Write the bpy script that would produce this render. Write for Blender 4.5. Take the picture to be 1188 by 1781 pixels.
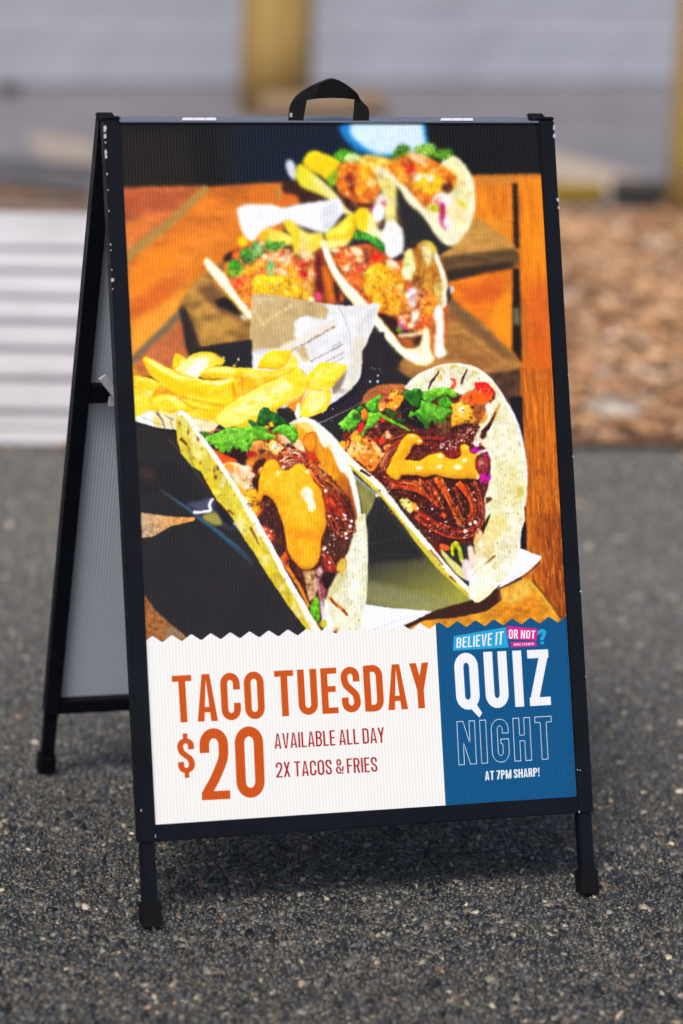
import bpy, bmesh, math, random
import numpy as np
from mathutils import Vector, Matrix

# ================================================================ camera, sky, sun, exposure
scene = bpy.context.scene
C = scene.collection
for o in list(bpy.data.objects): bpy.data.objects.remove(o)
cam_d = bpy.data.cameras.new('camera')
cam = bpy.data.objects.new('camera', cam_d); C.objects.link(cam)
cam.location = (-1.29399, -4.15104, 1.51150)
cam.rotation_euler = (1.336319, -0.036224, -0.302204)
cam_d.sensor_fit = 'VERTICAL'; cam_d.sensor_height = 36.0; cam_d.sensor_width = 24.0
cam_d.lens = 5487.36 / 1781 * 36
cam_d.clip_start = .1; cam_d.clip_end = 400
cam_d.dof.use_dof = True
cam_d.dof.focus_distance = 4.33
cam_d.dof.aperture_fstop = 2.15
scene.camera = cam

SUN = Vector((-.30, -.46, .84)).normalized()
el = math.asin(SUN.z); az = math.atan2(SUN.x, SUN.y)
world = bpy.data.worlds.new('World'); scene.world = world
world.use_nodes = True
wn = world.node_tree; bg = wn.nodes['Background']
sky = wn.nodes.new('ShaderNodeTexSky'); sky.sky_type = 'NISHITA'; sky.sun_disc = False
sky.sun_elevation = el; sky.sun_rotation = az
sky.air_density = 1.0; sky.dust_density = 3.0; sky.ozone_density = 1.0
wn.links.new(sky.outputs[0], bg.inputs[0]); bg.inputs[1].default_value = .098
sd = bpy.data.lights.new('sun', 'SUN'); sun = bpy.data.objects.new('sun', sd); C.objects.link(sun)
sd.energy = 1.5; sd.angle = math.radians(16); sd.color = (1, .965, .92)
sun.rotation_euler = SUN.to_track_quat('Z', 'Y').to_euler(); sun.location = SUN * 12
scene.view_settings.view_transform = 'Standard'; scene.view_settings.look = 'None'
scene.view_settings.gamma = 1; scene.view_settings.use_curve_mapping = False
scene.view_settings.exposure = 0.53
scene.cycles.max_bounces = 6

# ================================================================ helpers
def mesh_obj(name, bm, mat, parent=None, bevel=0, smooth=False):
    if bevel:
        bmesh.ops.bevel(bm, geom=bm.edges[:], offset=bevel, segments=2, affect='EDGES', clamp_overlap=True)
    me = bpy.data.meshes.new(name); bm.to_mesh(me); bm.free()
    me.materials.append(mat)
    if smooth:
        for p in me.polygons: p.use_smooth = True
    o = bpy.data.objects.new(name, me); C.objects.link(o)
    if parent: o.parent = parent
    return o
def np_obj(name, verts, faces, mat, colors=None, parent=None):
    """verts (n,3); faces = list of index arrays with equal width"""
    me = bpy.data.meshes.new(name)
    nl = sum(f.size for f in faces); nf = sum(len(f) for f in faces)
    me.vertices.add(len(verts)); me.vertices.foreach_set('co', np.asarray(verts, np.float32).ravel())
    me.loops.add(nl); me.loops.foreach_set('vertex_index', np.concatenate([f.ravel() for f in faces]).astype(np.int32))
    tot = np.concatenate([np.full(len(f), f.shape[1], np.int32) for f in faces])
    st = np.concatenate([[0], np.cumsum(tot)[:-1]]).astype(np.int32)
    me.polygons.add(nf); me.polygons.foreach_set('loop_start', st)
    me.update(calc_edges=True); me.validate()
    if colors is not None:
        a = me.color_attributes.new('tint', 'FLOAT_COLOR', 'POINT')
        a.data.foreach_set('color', np.c_[colors, np.ones(len(colors))].astype(np.float32).ravel())
    me.materials.append(mat)
    o = bpy.data.objects.new(name, me); C.objects.link(o)
    if parent: o.parent = parent
    return o
def box(bm, x0, x1, y0, y1, z0, z1, M=None):
    v = [bm.verts.new((x, y, z)) for z in (z0, z1) for y in (y0, y1) for x in (x0, x1)]
    for f in ((0, 2, 3, 1), (4, 5, 7, 6), (0, 1, 5, 4), (2, 6, 7, 3), (0, 4, 6, 2), (1, 3, 7, 5)):
        bm.faces.new([v[i] for i in f])
    if M is not None: bmesh.ops.transform(bm, matrix=M, verts=v)
    return v
def thing(name, label, cat, loc=(0, 0, 0), rz=0, group=None):
    o = bpy.data.objects.new(name, None); C.objects.link(o)
    o.location = loc; o.rotation_euler = (0, 0, rz); o.empty_display_size = .1
    return tag(o, label, cat, group)
def tag(o, label, cat, group=None):
    o['label'] = label; o['category'] = cat
    if group: o['group'] = group
    return o
def kind(o, k): o['kind'] = k; return o

# ---- node helpers
def material(name, rough=.5, spec=.5, metal=0):
    m = bpy.data.materials.new(name); m.use_nodes = True
    b = m.node_tree.nodes['Principled BSDF']
    b.inputs['Roughness'].default_value = rough; b.inputs['Specular IOR Level'].default_value = spec
    b.inputs['Metallic'].default_value = metal
    return m, m.node_tree, b
def node(t, k, **p):
    n = t.nodes.new(k)
    for a, v in p.items():
        if a.startswith('i_'):
            n.inputs[a[2:].replace('_', ' ')].default_value = v
        else: setattr(n, a, v)
    return n
def coords(t, scale=(1, 1, 1), kind='Object'):
    c = t.nodes.new('ShaderNodeTexCoord'); m = t.nodes.new('ShaderNodeMapping')
    m.inputs['Scale'].default_value = scale
    t.links.new(c.outputs[kind], m.inputs[0]); return m.outputs[0]
def noise(t, vec, scale, detail=4, rough=.6):
    n = node(t, 'ShaderNodeTexNoise'); n.inputs['Scale'].default_value = scale
    n.inputs['Detail'].default_value = detail; n.inputs['Roughness'].default_value = rough
    t.links.new(vec, n.inputs['Vector']); return n.outputs['Fac']
def ramp(t, fac, stops):
    r = t.nodes.new('ShaderNodeValToRGB'); e = r.color_ramp.elements
    while len(e) < len(stops): e.new(.5)
    for i, (p, c) in enumerate(stops):
        e[i].position = p; e[i].color = (*c, 1) if len(c) == 3 else c
    t.links.new(fac, r.inputs[0]); return r.outputs[0]
def mix(t, fac, a, b, mode='MIX'):
    m = t.nodes.new('ShaderNodeMix'); m.data_type = 'RGBA'; m.blend_type = mode
    for s, v in ((m.inputs['Factor'], fac), (m.inputs['A'], a), (m.inputs['B'], b)):
        if isinstance(v, (int, float)): s.default_value = v
        elif isinstance(v, tuple): s.default_value = (*v, 1)
        else: t.links.new(v, s)
    return m.outputs['Result']
def bump(t, b, h, strength=.5, dist=.01):
    n = t.nodes.new('ShaderNodeBump'); n.inputs['Strength'].default_value = strength; n.inputs['Distance'].default_value = dist
    t.links.new(h, n.inputs['Height']); t.links.new(n.outputs[0], b.inputs['Normal']); return n
rnd = random.Random(3); nrg = np.random.default_rng(11)

# ================================================================ materials
# asphalt binder and far chip seal
M_ASPH, t, b = material('chip_seal', .75, .4)
v = coords(t)
vo = node(t, 'ShaderNodeTexVoronoi'); vo.inputs['Scale'].default_value = 95; t.links.new(v, vo.inputs['Vector'])
c1 = ramp(t, vo.outputs['Color'], [(0, (.05, .05, .052)), (.45, (.095, .093, .09)), (.75, (.15, .142, .13)), (1, (.26, .235, .19))])
ed = ramp(t, vo.outputs['Distance'], [(.35, (1, 1, 1)), (.75, (.55, .5, .42))])
c2 = mix(t, 1.0, c1, ed, 'MULTIPLY')
big = noise(t, v, 1.3, 3)
c3 = mix(t, .5, c2, ramp(t, big, [(.3, (.6, .6, .6)), (.7, (1.25, 1.2, 1.13))]), 'MULTIPLY')
t.links.new(c3, b.inputs['Base Color']); bump(t, b, vo.outputs['Distance'], .6, .004)
# grit between the chips
M_GRIT, t, b = material('grit', .9, .2)
v = coords(t)
t.links.new(ramp(t, noise(t, v, 260, 4), [(.34, (.012, .012, .012)), (.5, (.06, .053, .043)), (.66, (.40, .34, .25))]), b.inputs['Base Color'])
bump(t, b, noise(t, v, 300, 3), .6, .003)
def tinted(name, rough, spec, nscale, amp):
    m, t, b = material(name, rough, spec)
    a = t.nodes.new('ShaderNodeVertexColor'); a.layer_name = 'tint'
    v = coords(t)
    n = ramp(t, noise(t, v, nscale, 4), [(.25, (1 - amp,) * 3), (.75, (1 + amp,) * 3)])
    t.links.new(mix(t, 1.0, a.outputs[0], n, 'MULTIPLY'), b.inputs['Base Color'])
    bump(t, b, noise(t, v, nscale * 2, 3), .3, .002)
    return m
M_CHIP = tinted('stone_chip', .38, .55, 220, .4)
M_BARK = tinted('bark', .85, .25, 60, .4)
M_SOIL, t, b = material('mulch_soil', .95, .1)
v = coords(t)
t.links.new(ramp(t, noise(t, v, 30, 6, .7), [(.3, (.1, .055, .03)), (.5, (.26, .15, .09)), (.7, (.45, .3, .19))]), b.inputs['Base Color'])
bump(t, b, noise(t, v, 25, 5), .8, .03)
M_CONC, t, b = material('pale_concrete', .85, .3)
v = coords(t)
t.links.new(ramp(t, noise(t, v, 9, 6), [(.3, (.40, .31, .235)), (.7, (.54, .42, .31))]), b.inputs['Base Color'])
M_CONC2, t, b = material('dusty_concrete', .85, .3)
t.links.new(ramp(t, noise(t, coords(t), 9, 6), [(.3, (.32, .26, .21)), (.7, (.44, .36, .28))]), b.inputs['Base Color'])
M_NEARBLACK, t, b = material('near_black', .6, .4)
b.inputs['Base Color'].default_value = (.025, .028, .033, 1)  # near-black for the painted shadow strips and the wall backing
M_ROAD, t, b = material('worn_road', .8, .35)
v = coords(t)
t.links.new(ramp(t, noise(t, v, 2.5, 6, .65), [(.3, (.16, .148, .155)), (.55, (.22, .205, .215)), (.75, (.28, .26, .27))]), b.inputs['Base Color'])
bump(t, b, noise(t, v, 120, 3), .4, .004)
M_PATCH, t, b = material('dark_road_patch', .8, .3)
v = coords(t)
t.links.new(ramp(t, noise(t, v, 5, 5), [(.3, (.09, .085, .085)), (.7, (.15, .135, .13))]), b.inputs['Base Color'])
# timbers
def timber(name, lo, mid, hi, stretch=(30, 30, 1.2), rough=.75):
    m, t, b = material(name, rough, .3)
    v = coords(t, stretch)
    n = noise(t, v, 1.6, 6, .65)
    c = ramp(t, n, [(.25, lo), (.5, mid), (.75, hi)])
    n2 = noise(t, coords(t, (2, 2, 2)), 2.2, 3)
    c = mix(t, .35, c, ramp(t, n2, [(.3, (.6, .55, .5)), (.7, (1.15, 1.1, 1.05))]), 'MULTIPLY')
    t.links.new(c, b.inputs['Base Color']); bump(t, b, n, .4, .004)
    return m
M_PINE = timber('treated_pine', (.18, .10, .03), (.45, .29, .09), (.66, .46, .17))
M_LOG = timber('grey_pine', (.16, .1, .06), (.30, .2, .12), (.42, .3, .18), (1.2, 30, 30))
M_YEL = timber('yellow_pine', (.18, .11, .015), (.30, .19, .02), (.38, .26, .04), (1.2, 30, 30))
M_DARKT = timber('dark_sleeper', (.02, .018, .014), (.04, .036, .028), (.07, .06, .045), (1.2, 30, 30))  # near-black brown, on the right edging log and the wall-foot stone
M_SLAT = timber('pale_painted_slat', (.48, .46, .48), (.57, .55, .57), (.65, .63, .65), (1.2, 40, 40), .6)
M_BOARD = timber('blue_grey_paint', (.42, .44, .50), (.47, .49, .55), (.52, .54, .60), (.6, 20, 20), .55)
# sign: black powder coat with fine scratches and dust
M_BLACK, t, b = material('black_powder_coat', .5, .14)
v = coords(t)
dust = ramp(t, noise(t, v, 900, 2, .5), [(.72, (0, 0, 0)), (.78, (1, 1, 1))])
scr = ramp(t, noise(t, coords(t, (90, 400, 6)), 3, 3), [(.70, (0, 0, 0)), (.76, (1, 1, 1))])
base = ramp(t, noise(t, v, 14, 4), [(.3, (.003, .0035, .007)), (.7, (.006, .007, .0125))])
base = mix(t, dust, base, (.06, .06, .07)); base = mix(t, scr, base, (.022, .023, .03))
t.links.new(base, b.inputs['Base Color'])
t.links.new(ramp(t, noise(t, v, 30, 5), [(.3, (.42,) * 3), (.7, (.6,) * 3)]), b.inputs['Roughness'])
M_RUBBER, t, b = material('black_rubber', .6, .16); b.inputs['Base Color'].default_value = (.004, .004, .005, 1)
M_STRAP, t, b = material('black_webbing', .7, .3); b.inputs['Base Color'].default_value = (.006, .006, .007, 1)
v = coords(t, (1, 1, 1)); bump(t, b, noise(t, v, 500, 2), .3, .001)
M_TOPR, t, b = material('bare_grey_rail', .35, .5); b.inputs['Base Color'].default_value = (.14, .15, .19, 1)  # one even grey for the thin top rails
M_STEEL, t, b = material('galvanised_steel', .38, .6, .25)
t.links.new(ramp(t, noise(t, coords(t), 60, 4), [(.3, (.72, .73, .75)), (.7, (.9, .91, .92))]), b.inputs['Base Color'])
M_CHIPPED, t, b = material('bare_primer', .6, .4); b.inputs['Base Color'].default_value = (.46, .47, .45, 1)
M_WHITE, t, b = material('white_hinge_paint', .45, .5); b.inputs['Base Color'].default_value = (.82, .8, .84, 1)
FL = 0.0046                                                 # flute pitch of the corrugated plastic sheet
def flutes(t, b, strength, dist):
    w = node(t, 'ShaderNodeTexWave', wave_type='BANDS', bands_direction='X', wave_profile='SIN')
    w.inputs['Scale'].default_value = 1 / FL / 20 * 6.2832 ; w.inputs['Distortion'].default_value = 0
    w.inputs['Phase Offset'].default_value = .6
    t.links.new(coords(t), w.inputs['Vector']); bump(t, b, w.outputs['Fac'], strength, dist)
    return w
M_FLUTE, t, b = material('white_fluted_plastic', .5, .4); b.inputs['Base Color'].default_value = (.60, .63, .70, 1)
flutes(t, b, .5, .0008)
PG = 0.94
# ---------------------------------------------------------------- poster artwork (flat print on the sign panel)
import numpy as np
TW = 1400
TH = int(round(TW * 0.93861 / 0.6))
# photo-space trace points -> print-space (rectified) points
SRC = np.array([[209.4, 212.9], [937.7, 213.8], [1004.5, 1385.5], [270.7, 1434.6]])
def homog(a, b):
    A = []
    for (x, y), (u, v) in zip(a, b):
        A.append([x, y, 1, 0, 0, 0, -u * x, -u * y]); A.append([0, 0, 0, x, y, 1, -v * x, -v * y])
    h = np.linalg.solve(np.array(A, float), np.array(b, float).ravel())
    return np.append(h, 1).reshape(3, 3)
HM = homog(SRC, np.array([[0, 0], [TW, 0], [TW, TH], [0, TH]], float))
SC = TW / 730.0
rng = np.random.default_rng(7)
img = np.zeros((TH, TW, 3), np.float32)
T = [0.0, 0.0, 1.0]
def Z(ox, oy, k): T[:] = [ox, oy, k]
def tex(pts):
    p = np.asarray(pts, float).reshape(-1, 2)
    p = p / T[2] + np.array([T[0], T[1]])
    q = np.c_[p, np.ones(len(p))] @ HM.T
    return q[:, :2] / q[:, 2:]
def spline(p, closed=True, n=6):
    m = len(p)
    if m < 3: return p
    out = []
    rg = range(m if closed else m - 1)
    for i in rg:
        if closed: a, b, c, d = p[(i - 1) % m], p[i], p[(i + 1) % m], p[(i + 2) % m]
        else: a, b, c, d = p[max(i - 1, 0)], p[i], p[i + 1], p[min(i + 2, m - 1)]
        for t in np.linspace(0, 1, n, endpoint=False):
            out.append(.5 * (2 * b + (c - a) * t + (2 * a - 5 * b + 4 * c - d) * t * t + (3 * b - a - 3 * c + d) * t ** 3))
    if not closed: out.append(p[-1])
    return np.array(out)
def box_blur(m, r):
    r = int(r)
    if r < 1: return m
    for ax in (0, 1):
        pad = [(0, 0)] * m.ndim; pad[ax] = (r + 1, r)
        c = np.cumsum(np.pad(m, pad, mode='edge'), axis=ax, dtype=np.float64)
        n = m.shape[ax]
        m = (np.take(c, range(2 * r + 1, 2 * r + 1 + n), axis=ax) - np.take(c, range(0, n), axis=ax)) / (2 * r + 1)
    return m.astype(np.float32)
def gblur(m, s):
    if s <= .35: return m
    if s < 1.2:
        k = np.exp(-.5 * (np.arange(-3, 4) / s) ** 2); k /= k.sum()
        for ax in (0, 1):
            pad = [(0, 0)] * m.ndim; pad[ax] = (3, 3)
            P_ = np.pad(m, pad, mode='edge'); n = m.shape[ax]
            m = sum(k[i] * np.take(P_, range(i, i + n), axis=ax) for i in range(7))
        return m.astype(np.float32)
    for r in (s * .95, s * .95, s * 1.05):
        m = box_blur(m, max(1, round(r)))
    return m
def raster(polys, x0, y0, w, h, ss=3):
    """even-odd coverage of polygons (print-space) in a window"""
    acc = np.zeros((h, w + 2), np.float64)
    E = []
    for p in polys:
        q = np.roll(p, -1, 0); E.append(np.c_[p, q])
    E = np.concatenate(E)
    E = E[E[:, 1] != E[:, 3]]
    lo = np.minimum(E[:, 1], E[:, 3]); hi = np.maximum(E[:, 1], E[:, 3])
    for j in range(h * ss):
        y = y0 + (j + .5) / ss
        k = (lo <= y) & (hi > y)
        if not k.any(): continue
        e = E[k]
        xs = np.sort(e[:, 0] + (y - e[:, 1]) / (e[:, 3] - e[:, 1]) * (e[:, 2] - e[:, 0])) - x0
        xs = np.clip(xs, 0, w)
        row = acc[j // ss]
        for a, b in zip(xs[0::2], xs[1::2]):
            for v, s in ((a, 1), (b, -1)):
                i = int(v); f = v - i
                row[i] += s * (1 - f); row[i + 1] += s * f
    return np.clip(np.cumsum(acc, 1)[:, :w] / ss, 0, 1).astype(np.float32)
def vnoise(h, w, sx, sy):
    gh, gw = int(h / sy) + 3, int(w / sx) + 3
    g = rng.random((gh, gw)).astype(np.float32)
    y = np.arange(h) / sy; x = np.arange(w) / sx
    iy = y.astype(int); ix = x.astype(int)
    fy = (y - iy)[:, None]; fx = (x - ix)[None]
    fy = fy * fy * (3 - 2 * fy); fx = fx * fx * (3 - 2 * fx)
    a = g[iy][:, ix]; b = g[iy][:, ix + 1]; c = g[iy + 1][:, ix]; d = g[iy + 1][:, ix + 1]
    return (a * (1 - fx) + b * fx) * (1 - fy) + (c * (1 - fx) + d * fx) * fy - .5
def fbm(h, w, sx, sy, o=3):
    r = np.zeros((h, w), np.float32); a = 1
    for i in range(o):
        r += a * vnoise(h, w, max(sx / 2 ** i, 1), max(sy / 2 ** i, 1)); a *= .6
    return r
CLIP = [None]
def put(mask, x0, y0, col, op=1., blur=.8, noise=None, grad=None, puff=None, edge=None):
    h, w = mask.shape
    raw = mask
    if blur: mask = gblur(mask, blur * SC * .55)
    c = np.empty((h, w, 3), np.float32); c[:] = np.array(col, np.float32)[:3]
    if grad is not None:
        (a, b, c2) = grad
        a = tex([a])[0] - (x0, y0); b = tex([b])[0] - (x0, y0); d = b - a
        yy, xx = np.mgrid[0:h, 0:w]
        t = np.clip(((xx - a[0]) * d[0] + (yy - a[1]) * d[1]) / (d @ d), 0, 1)[..., None]
        c = c * (1 - t) + np.array(c2, np.float32) * t
    if puff is not None:
        r, k = puff[:2]
        f = gblur(raw, r * SC)
        gy, gx = np.gradient(f)
        L = (gx * .55 + gy * .83) * r * SC * 2.2
        if len(puff) > 2: L = (gx * puff[2] + gy * puff[3]) * r * SC * 2.2
        c = c * (1 + k * np.clip(L, -1, 1))[..., None] + 60 * k * np.clip(L - .25, 0, 1)[..., None]
    if edge is not None:
        ec, r, k = edge
        f = np.clip(1.6 - 1.6 * gblur(raw, r * SC), 0, 1)[..., None] * k
        c = c * (1 - f) + np.array(ec, np.float32) * f
    if noise is not None:
        amp, sx, sy = noise[:3]
        n = fbm(h, w, sx * SC, sy * SC)
        c = c * (1 + amp * n)[..., None]
    m = mask * op
    X0, Y0 = max(x0, 0), max(y0, 0); X1, Y1 = min(x0 + w, TW), min(y0 + h, TH)
    if X1 <= X0 or Y1 <= Y0: return
    s = np.s_[Y0 - y0:Y1 - y0, X0 - x0:X1 - x0]
    m = m[s]
    if CLIP[0] is not None: m = m * CLIP[0][Y0:Y1, X0:X1]
    m = m[..., None]
    img[Y0:Y1, X0:X1] = img[Y0:Y1, X0:X1] * (1 - m) + np.clip(c[s], 0, 255) * m
def window(polys, pad):
    a = np.concatenate(polys)
    x0, y0 = np.floor(a.min(0) - pad).astype(int); x1, y1 = np.ceil(a.max(0) + pad).astype(int)
    x0 = max(x0, -200); y0 = max(y0, -200); x1 = min(x1, TW + 200); y1 = min(y1, TH + 200)
    return x0, y0, max(x1 - x0, 2), max(y1 - y0, 2)
def P(pts, col, sm=True, blur=.8, **k):
    p = tex(pts)
    if sm: p = spline(p)
    pad = 4 + blur * SC * 2 + (k['puff'][0] * SC if k.get('puff') else 0)
    x0, y0, w, h = window([p], pad)
    put(raster([p], x0, y0, w, h), x0, y0, col, blur=blur, **k)
def ribbon(p, wd):
    d = np.gradient(p, axis=0); d /= np.maximum(np.linalg.norm(d, axis=1, keepdims=True), 1e-6)
    n = np.c_[-d[:, 1], d[:, 0]]; wd = np.asarray(wd)[:, None] / 2
    return np.concatenate([p + n * wd, (p - n * wd)[::-1]])
def S(pts, w0, col, w1=None, wm=None, sm=True, blur=.7, **k):
    """tapered stroke, widths in the current zoom's pixels"""
    p = tex(pts)
    if sm: p = spline(p, False)
    w1 = w0 if w1 is None else w1
    t = np.linspace(0, 1, len(p)); wd = w0 + (w1 - w0) * t
    if wm is not None: wd = np.interp(t, [0, .5, 1], [w0, wm, w1])
    r = ribbon(p, wd / T[2] * SC)
    x0, y0, w, h = window([r], 4 + blur * SC * 2 + (k['puff'][0] * SC if k.get('puff') else 0))
    put(raster([r], x0, y0, w, h, 3), x0, y0, col, blur=blur, **k)
def D(x, y, r, col, ry=None, blur=.7, **k):
    a = np.linspace(0, 2 * np.pi, 14, endpoint=False)
    P(np.c_[x + r * np.cos(a), y + (ry or r) * np.sin(a)], col, sm=False, blur=blur, **k)
def full_mask(p):
    x0, y0, w, h = window([p], 8); x0, y0 = max(x0, 0), max(y0, 0); w, h = min(w, TW - x0), min(h, TH - y0)
    m = np.zeros((TH, TW), np.float32); m[y0:y0 + h, x0:x0 + w] = raster([p], x0, y0, w, h, 2)
    return m
def clip(pts=None, blur=1.0, sm=True):
    if pts is None: CLIP[0] = None; return
    p = tex(pts)
    if sm: p = spline(p)
    m = full_mask(p)
    CLIP[0] = gblur(m, blur * SC * .55)
def specks(n, box, col, r=(1, 2.5), blur=.5, op=1., jit=25):
    x0, y0, x1, y1 = box
    for _ in range(n):
        c = np.clip(np.array(col) + rng.normal(0, jit), 0, 255)
        D(rng.uniform(x0, x1), rng.uniform(y0, y1), rng.uniform(*r), c, blur=blur, op=op)
def crumbs(n, box, cols, size=(5, 14), blur=.8, puff=(2, .4)):
    x0, y0, x1, y1 = box
    for _ in range(n):
        x, y = rng.uniform(x0, x1), rng.uniform(y0, y1); r = rng.uniform(*size); a0 = rng.random() * 6
        a = a0 + np.linspace(0, 2 * np.pi, 7, endpoint=False)
        e = rng.uniform(.45, 1); b = rng.random() * 3.14
        q = np.c_[np.cos(a), e * np.sin(a)] * (r * rng.uniform(.7, 1.2, 7))[:, None]
        q = np.c_[q[:, 0] * np.cos(b) - q[:, 1] * np.sin(b) + x, q[:, 0] * np.sin(b) + q[:, 1] * np.cos(b) + y]
        c = np.array(cols[rng.integers(len(cols))]) + rng.normal(0, 8)
        P(q, c, blur=blur, puff=puff)
def leaf(pts, col, dark, noise=.35):
    """a coriander leaf: traced outline, lit edge, vein"""
    P(pts, col, sm=False, blur=.5, noise=(noise, 5, 5), puff=(3, .35), edge=(dark, 1.6, .35))
def shreds(n, path, spread, cols, w=(4, 9), blur=.6, hl=True):
    """strands of meat that follow a guide path, each a little off"""
    path = np.array(path, float)
    for _ in range(n):
        off = rng.normal(0, spread, 2); a = rng.uniform(0, .45); b = rng.uniform(.55, 1)
        q = spline(path, False, 8); q = q[int(a * len(q)):max(int(b * len(q)), int(a * len(q)) + 4)] + off
        q = q + rng.normal(0, spread * .08, q.shape)
        c = np.array(cols[rng.integers(len(cols))]) * rng.uniform(.75, 1.2)
        ww = rng.uniform(*w)
        S(q + (1, 2.5), ww * 1.1, c * .25, ww * .6, blur=blur, sm=False, op=.8)
        S(q, ww, c, ww * .5, blur=blur, sm=False, puff=(1.5, .5))
        if hl and rng.random() < .75:
            k = rng.integers(0, max(1, len(q) - 4)); S(q[k:k + 4] - (.6, 1.2), ww * .28, np.minimum(c * 1.5 + 70, 255), ww * .1, blur=.4, sm=False, op=.85)
def area(z, pts, blur=3, sm=True):
    Z(*z); p = tex(pts)
    if sm: p = spline(p)
    x0, y0, w, h = window([p], 4 + 2.5 * blur * SC)
    x0, y0 = max(x0, 0), max(y0, 0); w, h = min(w, TW - x0), min(h, TH - y0)
    m = np.zeros((TH, TW), np.float32); m[y0:y0 + h, x0:x0 + w] = gblur(raster([p], x0, y0, w, h, 2), blur * SC)
    return m
def N(sx, sy=None, o=3): return fbm(TH, TW, sx * SC, (sy or sx) * SC, o)
def shift(m, col, k):
    global img
    m = np.clip(m, 0, 1)[..., None] * k
    img = img * (1 - m) + np.array(col, np.float32) * m

def jumble(m, ns, k=1.0, hi=(255, 226, 160), lo=(120, 30, 8)):
    """break flat food colour into soft lumps, lights and gaps"""
    ys, xs = np.where(m.max(1) > .01)[0], np.where(m.max(0) > .01)[0]
    sl = np.s_[ys[0]:ys[-1] + 1, xs[0]:xs[-1] + 1]
    m = m[sl]; h, w = m.shape; a = img[sl].copy(); k *= .7; ns *= 1.35 * SC
    def n(q, o=3): return fbm(h, w, ns * q, ns * q, o)
    def sh(f, c, kk):
        f = (np.clip(f, 0, 1) * m)[..., None] * kk
        return a * (1 - f) + np.array(c, np.float32) * f
    p, q, r = n(1), n(1.7), n(.8)
    a = a * (1 + m * k * .5 * q)[..., None]
    a = sh((p - .10) * 4, hi, .5 * k); a = sh((-r - .16) * 4, lo, .5 * k)
    a = sh((n(1) - .2) * 5, (244, 120, 20), .6 * k); a = sh((n(.8) - .36) * 7, (255, 250, 232), .8 * k)
    img[sl] = np.clip(a, 0, 255)
# ---- far background of the print
Z(0, 0, 1)
P([(190, 190), (1020, 190), (1060, 1460), (230, 1460)], (38, 34, 36), sm=False, blur=0)
P([(190, 190), (1000, 190), (1000, 330), (190, 340)], (13, 13, 15), sm=False, blur=8)
P([(190, 228), (330, 225), (345, 330), (190, 335)], (33, 27, 18), sm=False, blur=14, op=.8)
P([(400, 200), (640, 200), (620, 330), (400, 330)], (8, 22, 42), sm=False, blur=12, op=.9)
P([(380, 200), (410, 200), (415, 320), (385, 320)], (24, 22, 24), sm=False, blur=9, op=.7)
P([(590, 222), (604, 205), (741, 205), (748, 258), (700, 275), (655, 272), (622, 262), (600, 242)], (18, 120, 185), sm=False, blur=5)
P([(608, 226), (616, 205), (735, 205), (742, 250), (712, 268), (660, 268), (640, 258), (616, 240)], (200, 224, 246), sm=False, blur=5)
# table boards on the left
P([(190, 328), (330, 326), (440, 318), (496, 316), (500, 380), (430, 640), (190, 660)], (204, 104, 28), sm=False, blur=4, noise=(.25, 60, 20), grad=((240, 330), (330, 600), (222, 134, 44)))
P([(190, 326), (352, 322), (330, 352), (215, 455), (190, 470)], (184, 96, 52), sm=False, blur=4, noise=(.3, 40, 14), grad=((230, 330), (250, 440), (200, 114, 58)))
P([(205, 334), (330, 328), (300, 372), (212, 372)], (160, 74, 44), sm=False, blur=9, op=.6)
P([(215, 395), (300, 360), (250, 410), (220, 430)], (226, 122, 48), sm=False, blur=6, op=.7)
S([(216, 449), (262, 414), (310, 374), (362, 324)], 17, (166, 126, 62), 12, blur=3.4)
P([(330, 470), (470, 350), (430, 470), (330, 560)], (214, 118, 22), sm=False, blur=14, op=.7)
P([(228, 470), (330, 400), (300, 470), (232, 520)], (240, 128, 20), sm=False, blur=12, op=.8)
P([(225, 520), (330, 470), (280, 540), (232, 575)], (206, 92, 26), sm=False, blur=8, op=.7)
P([(228, 560), (330, 500), (330, 530), (232, 612)], (240, 156, 50), sm=False, blur=8, op=.8)
P([(236, 618), (318, 534), (345, 640), (240, 650)], (186, 104, 58), sm=False, blur=4, noise=(.2, 20, 20))
S([(228, 630), (262, 596), (300, 560), (352, 500)], 10, (112, 100, 78), 12, blur=2.6)
S([(330, 525), (352, 492), (420, 440)], 10, (92, 78, 62), 14, blur=5, op=.7)
# table boards on the right
P([(815, 306), (960, 302), (1030, 1100), (905, 1100), (880, 640), (820, 420)], (206, 112, 18), sm=False, blur=4, noise=(.3, 10, 60))
P([(825, 304), (945, 302), (945, 322), (826, 326)], (198, 120, 40), sm=False, blur=5)
P([(835, 330), (888, 322), (892, 420), (850, 395), (828, 372)], (212, 116, 20), sm=False, blur=6, noise=(.25, 8, 40))
P([(828, 372), (860, 400), (892, 428), (880, 380)], (226, 140, 34), sm=False, blur=6, op=.6)
P([(905, 310), (950, 310), (956, 520), (910, 520)], (226, 124, 12), sm=False, blur=4, noise=(.2, 6, 60))
P([(916, 500), (958, 470), (962, 640), (922, 600)], (196, 78, 28), sm=False, blur=18, op=.6)
P([(918, 590), (964, 580), (970, 720), (922, 700)], (206, 92, 14), sm=False, blur=14, op=.8)
P([(905, 660), (975, 660), (984, 800), (915, 800)], (216, 112, 14), sm=False, blur=10, noise=(.3, 4, 40))
P([(912, 780), (982, 780), (990, 1100), (918, 1100)], (186, 94, 10), sm=False, blur=10, noise=(.5, 3, 30))
for i in range(420):
    t = rng.random() ** .7; y = 730 + 350 * t; x = rng.uniform(912, 1002); l = rng.uniform(4, 20)
    c = [(104, 44, 6), (140, 60, 6), (226, 140, 30), (196, 150, 80), (84, 40, 10)][rng.integers(5)]
    S([(x, y), (x + l * .06, y + l)], rng.uniform(1, 3), c, .6, sm=False, blur=.8, op=.28 + .3 * t)
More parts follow.
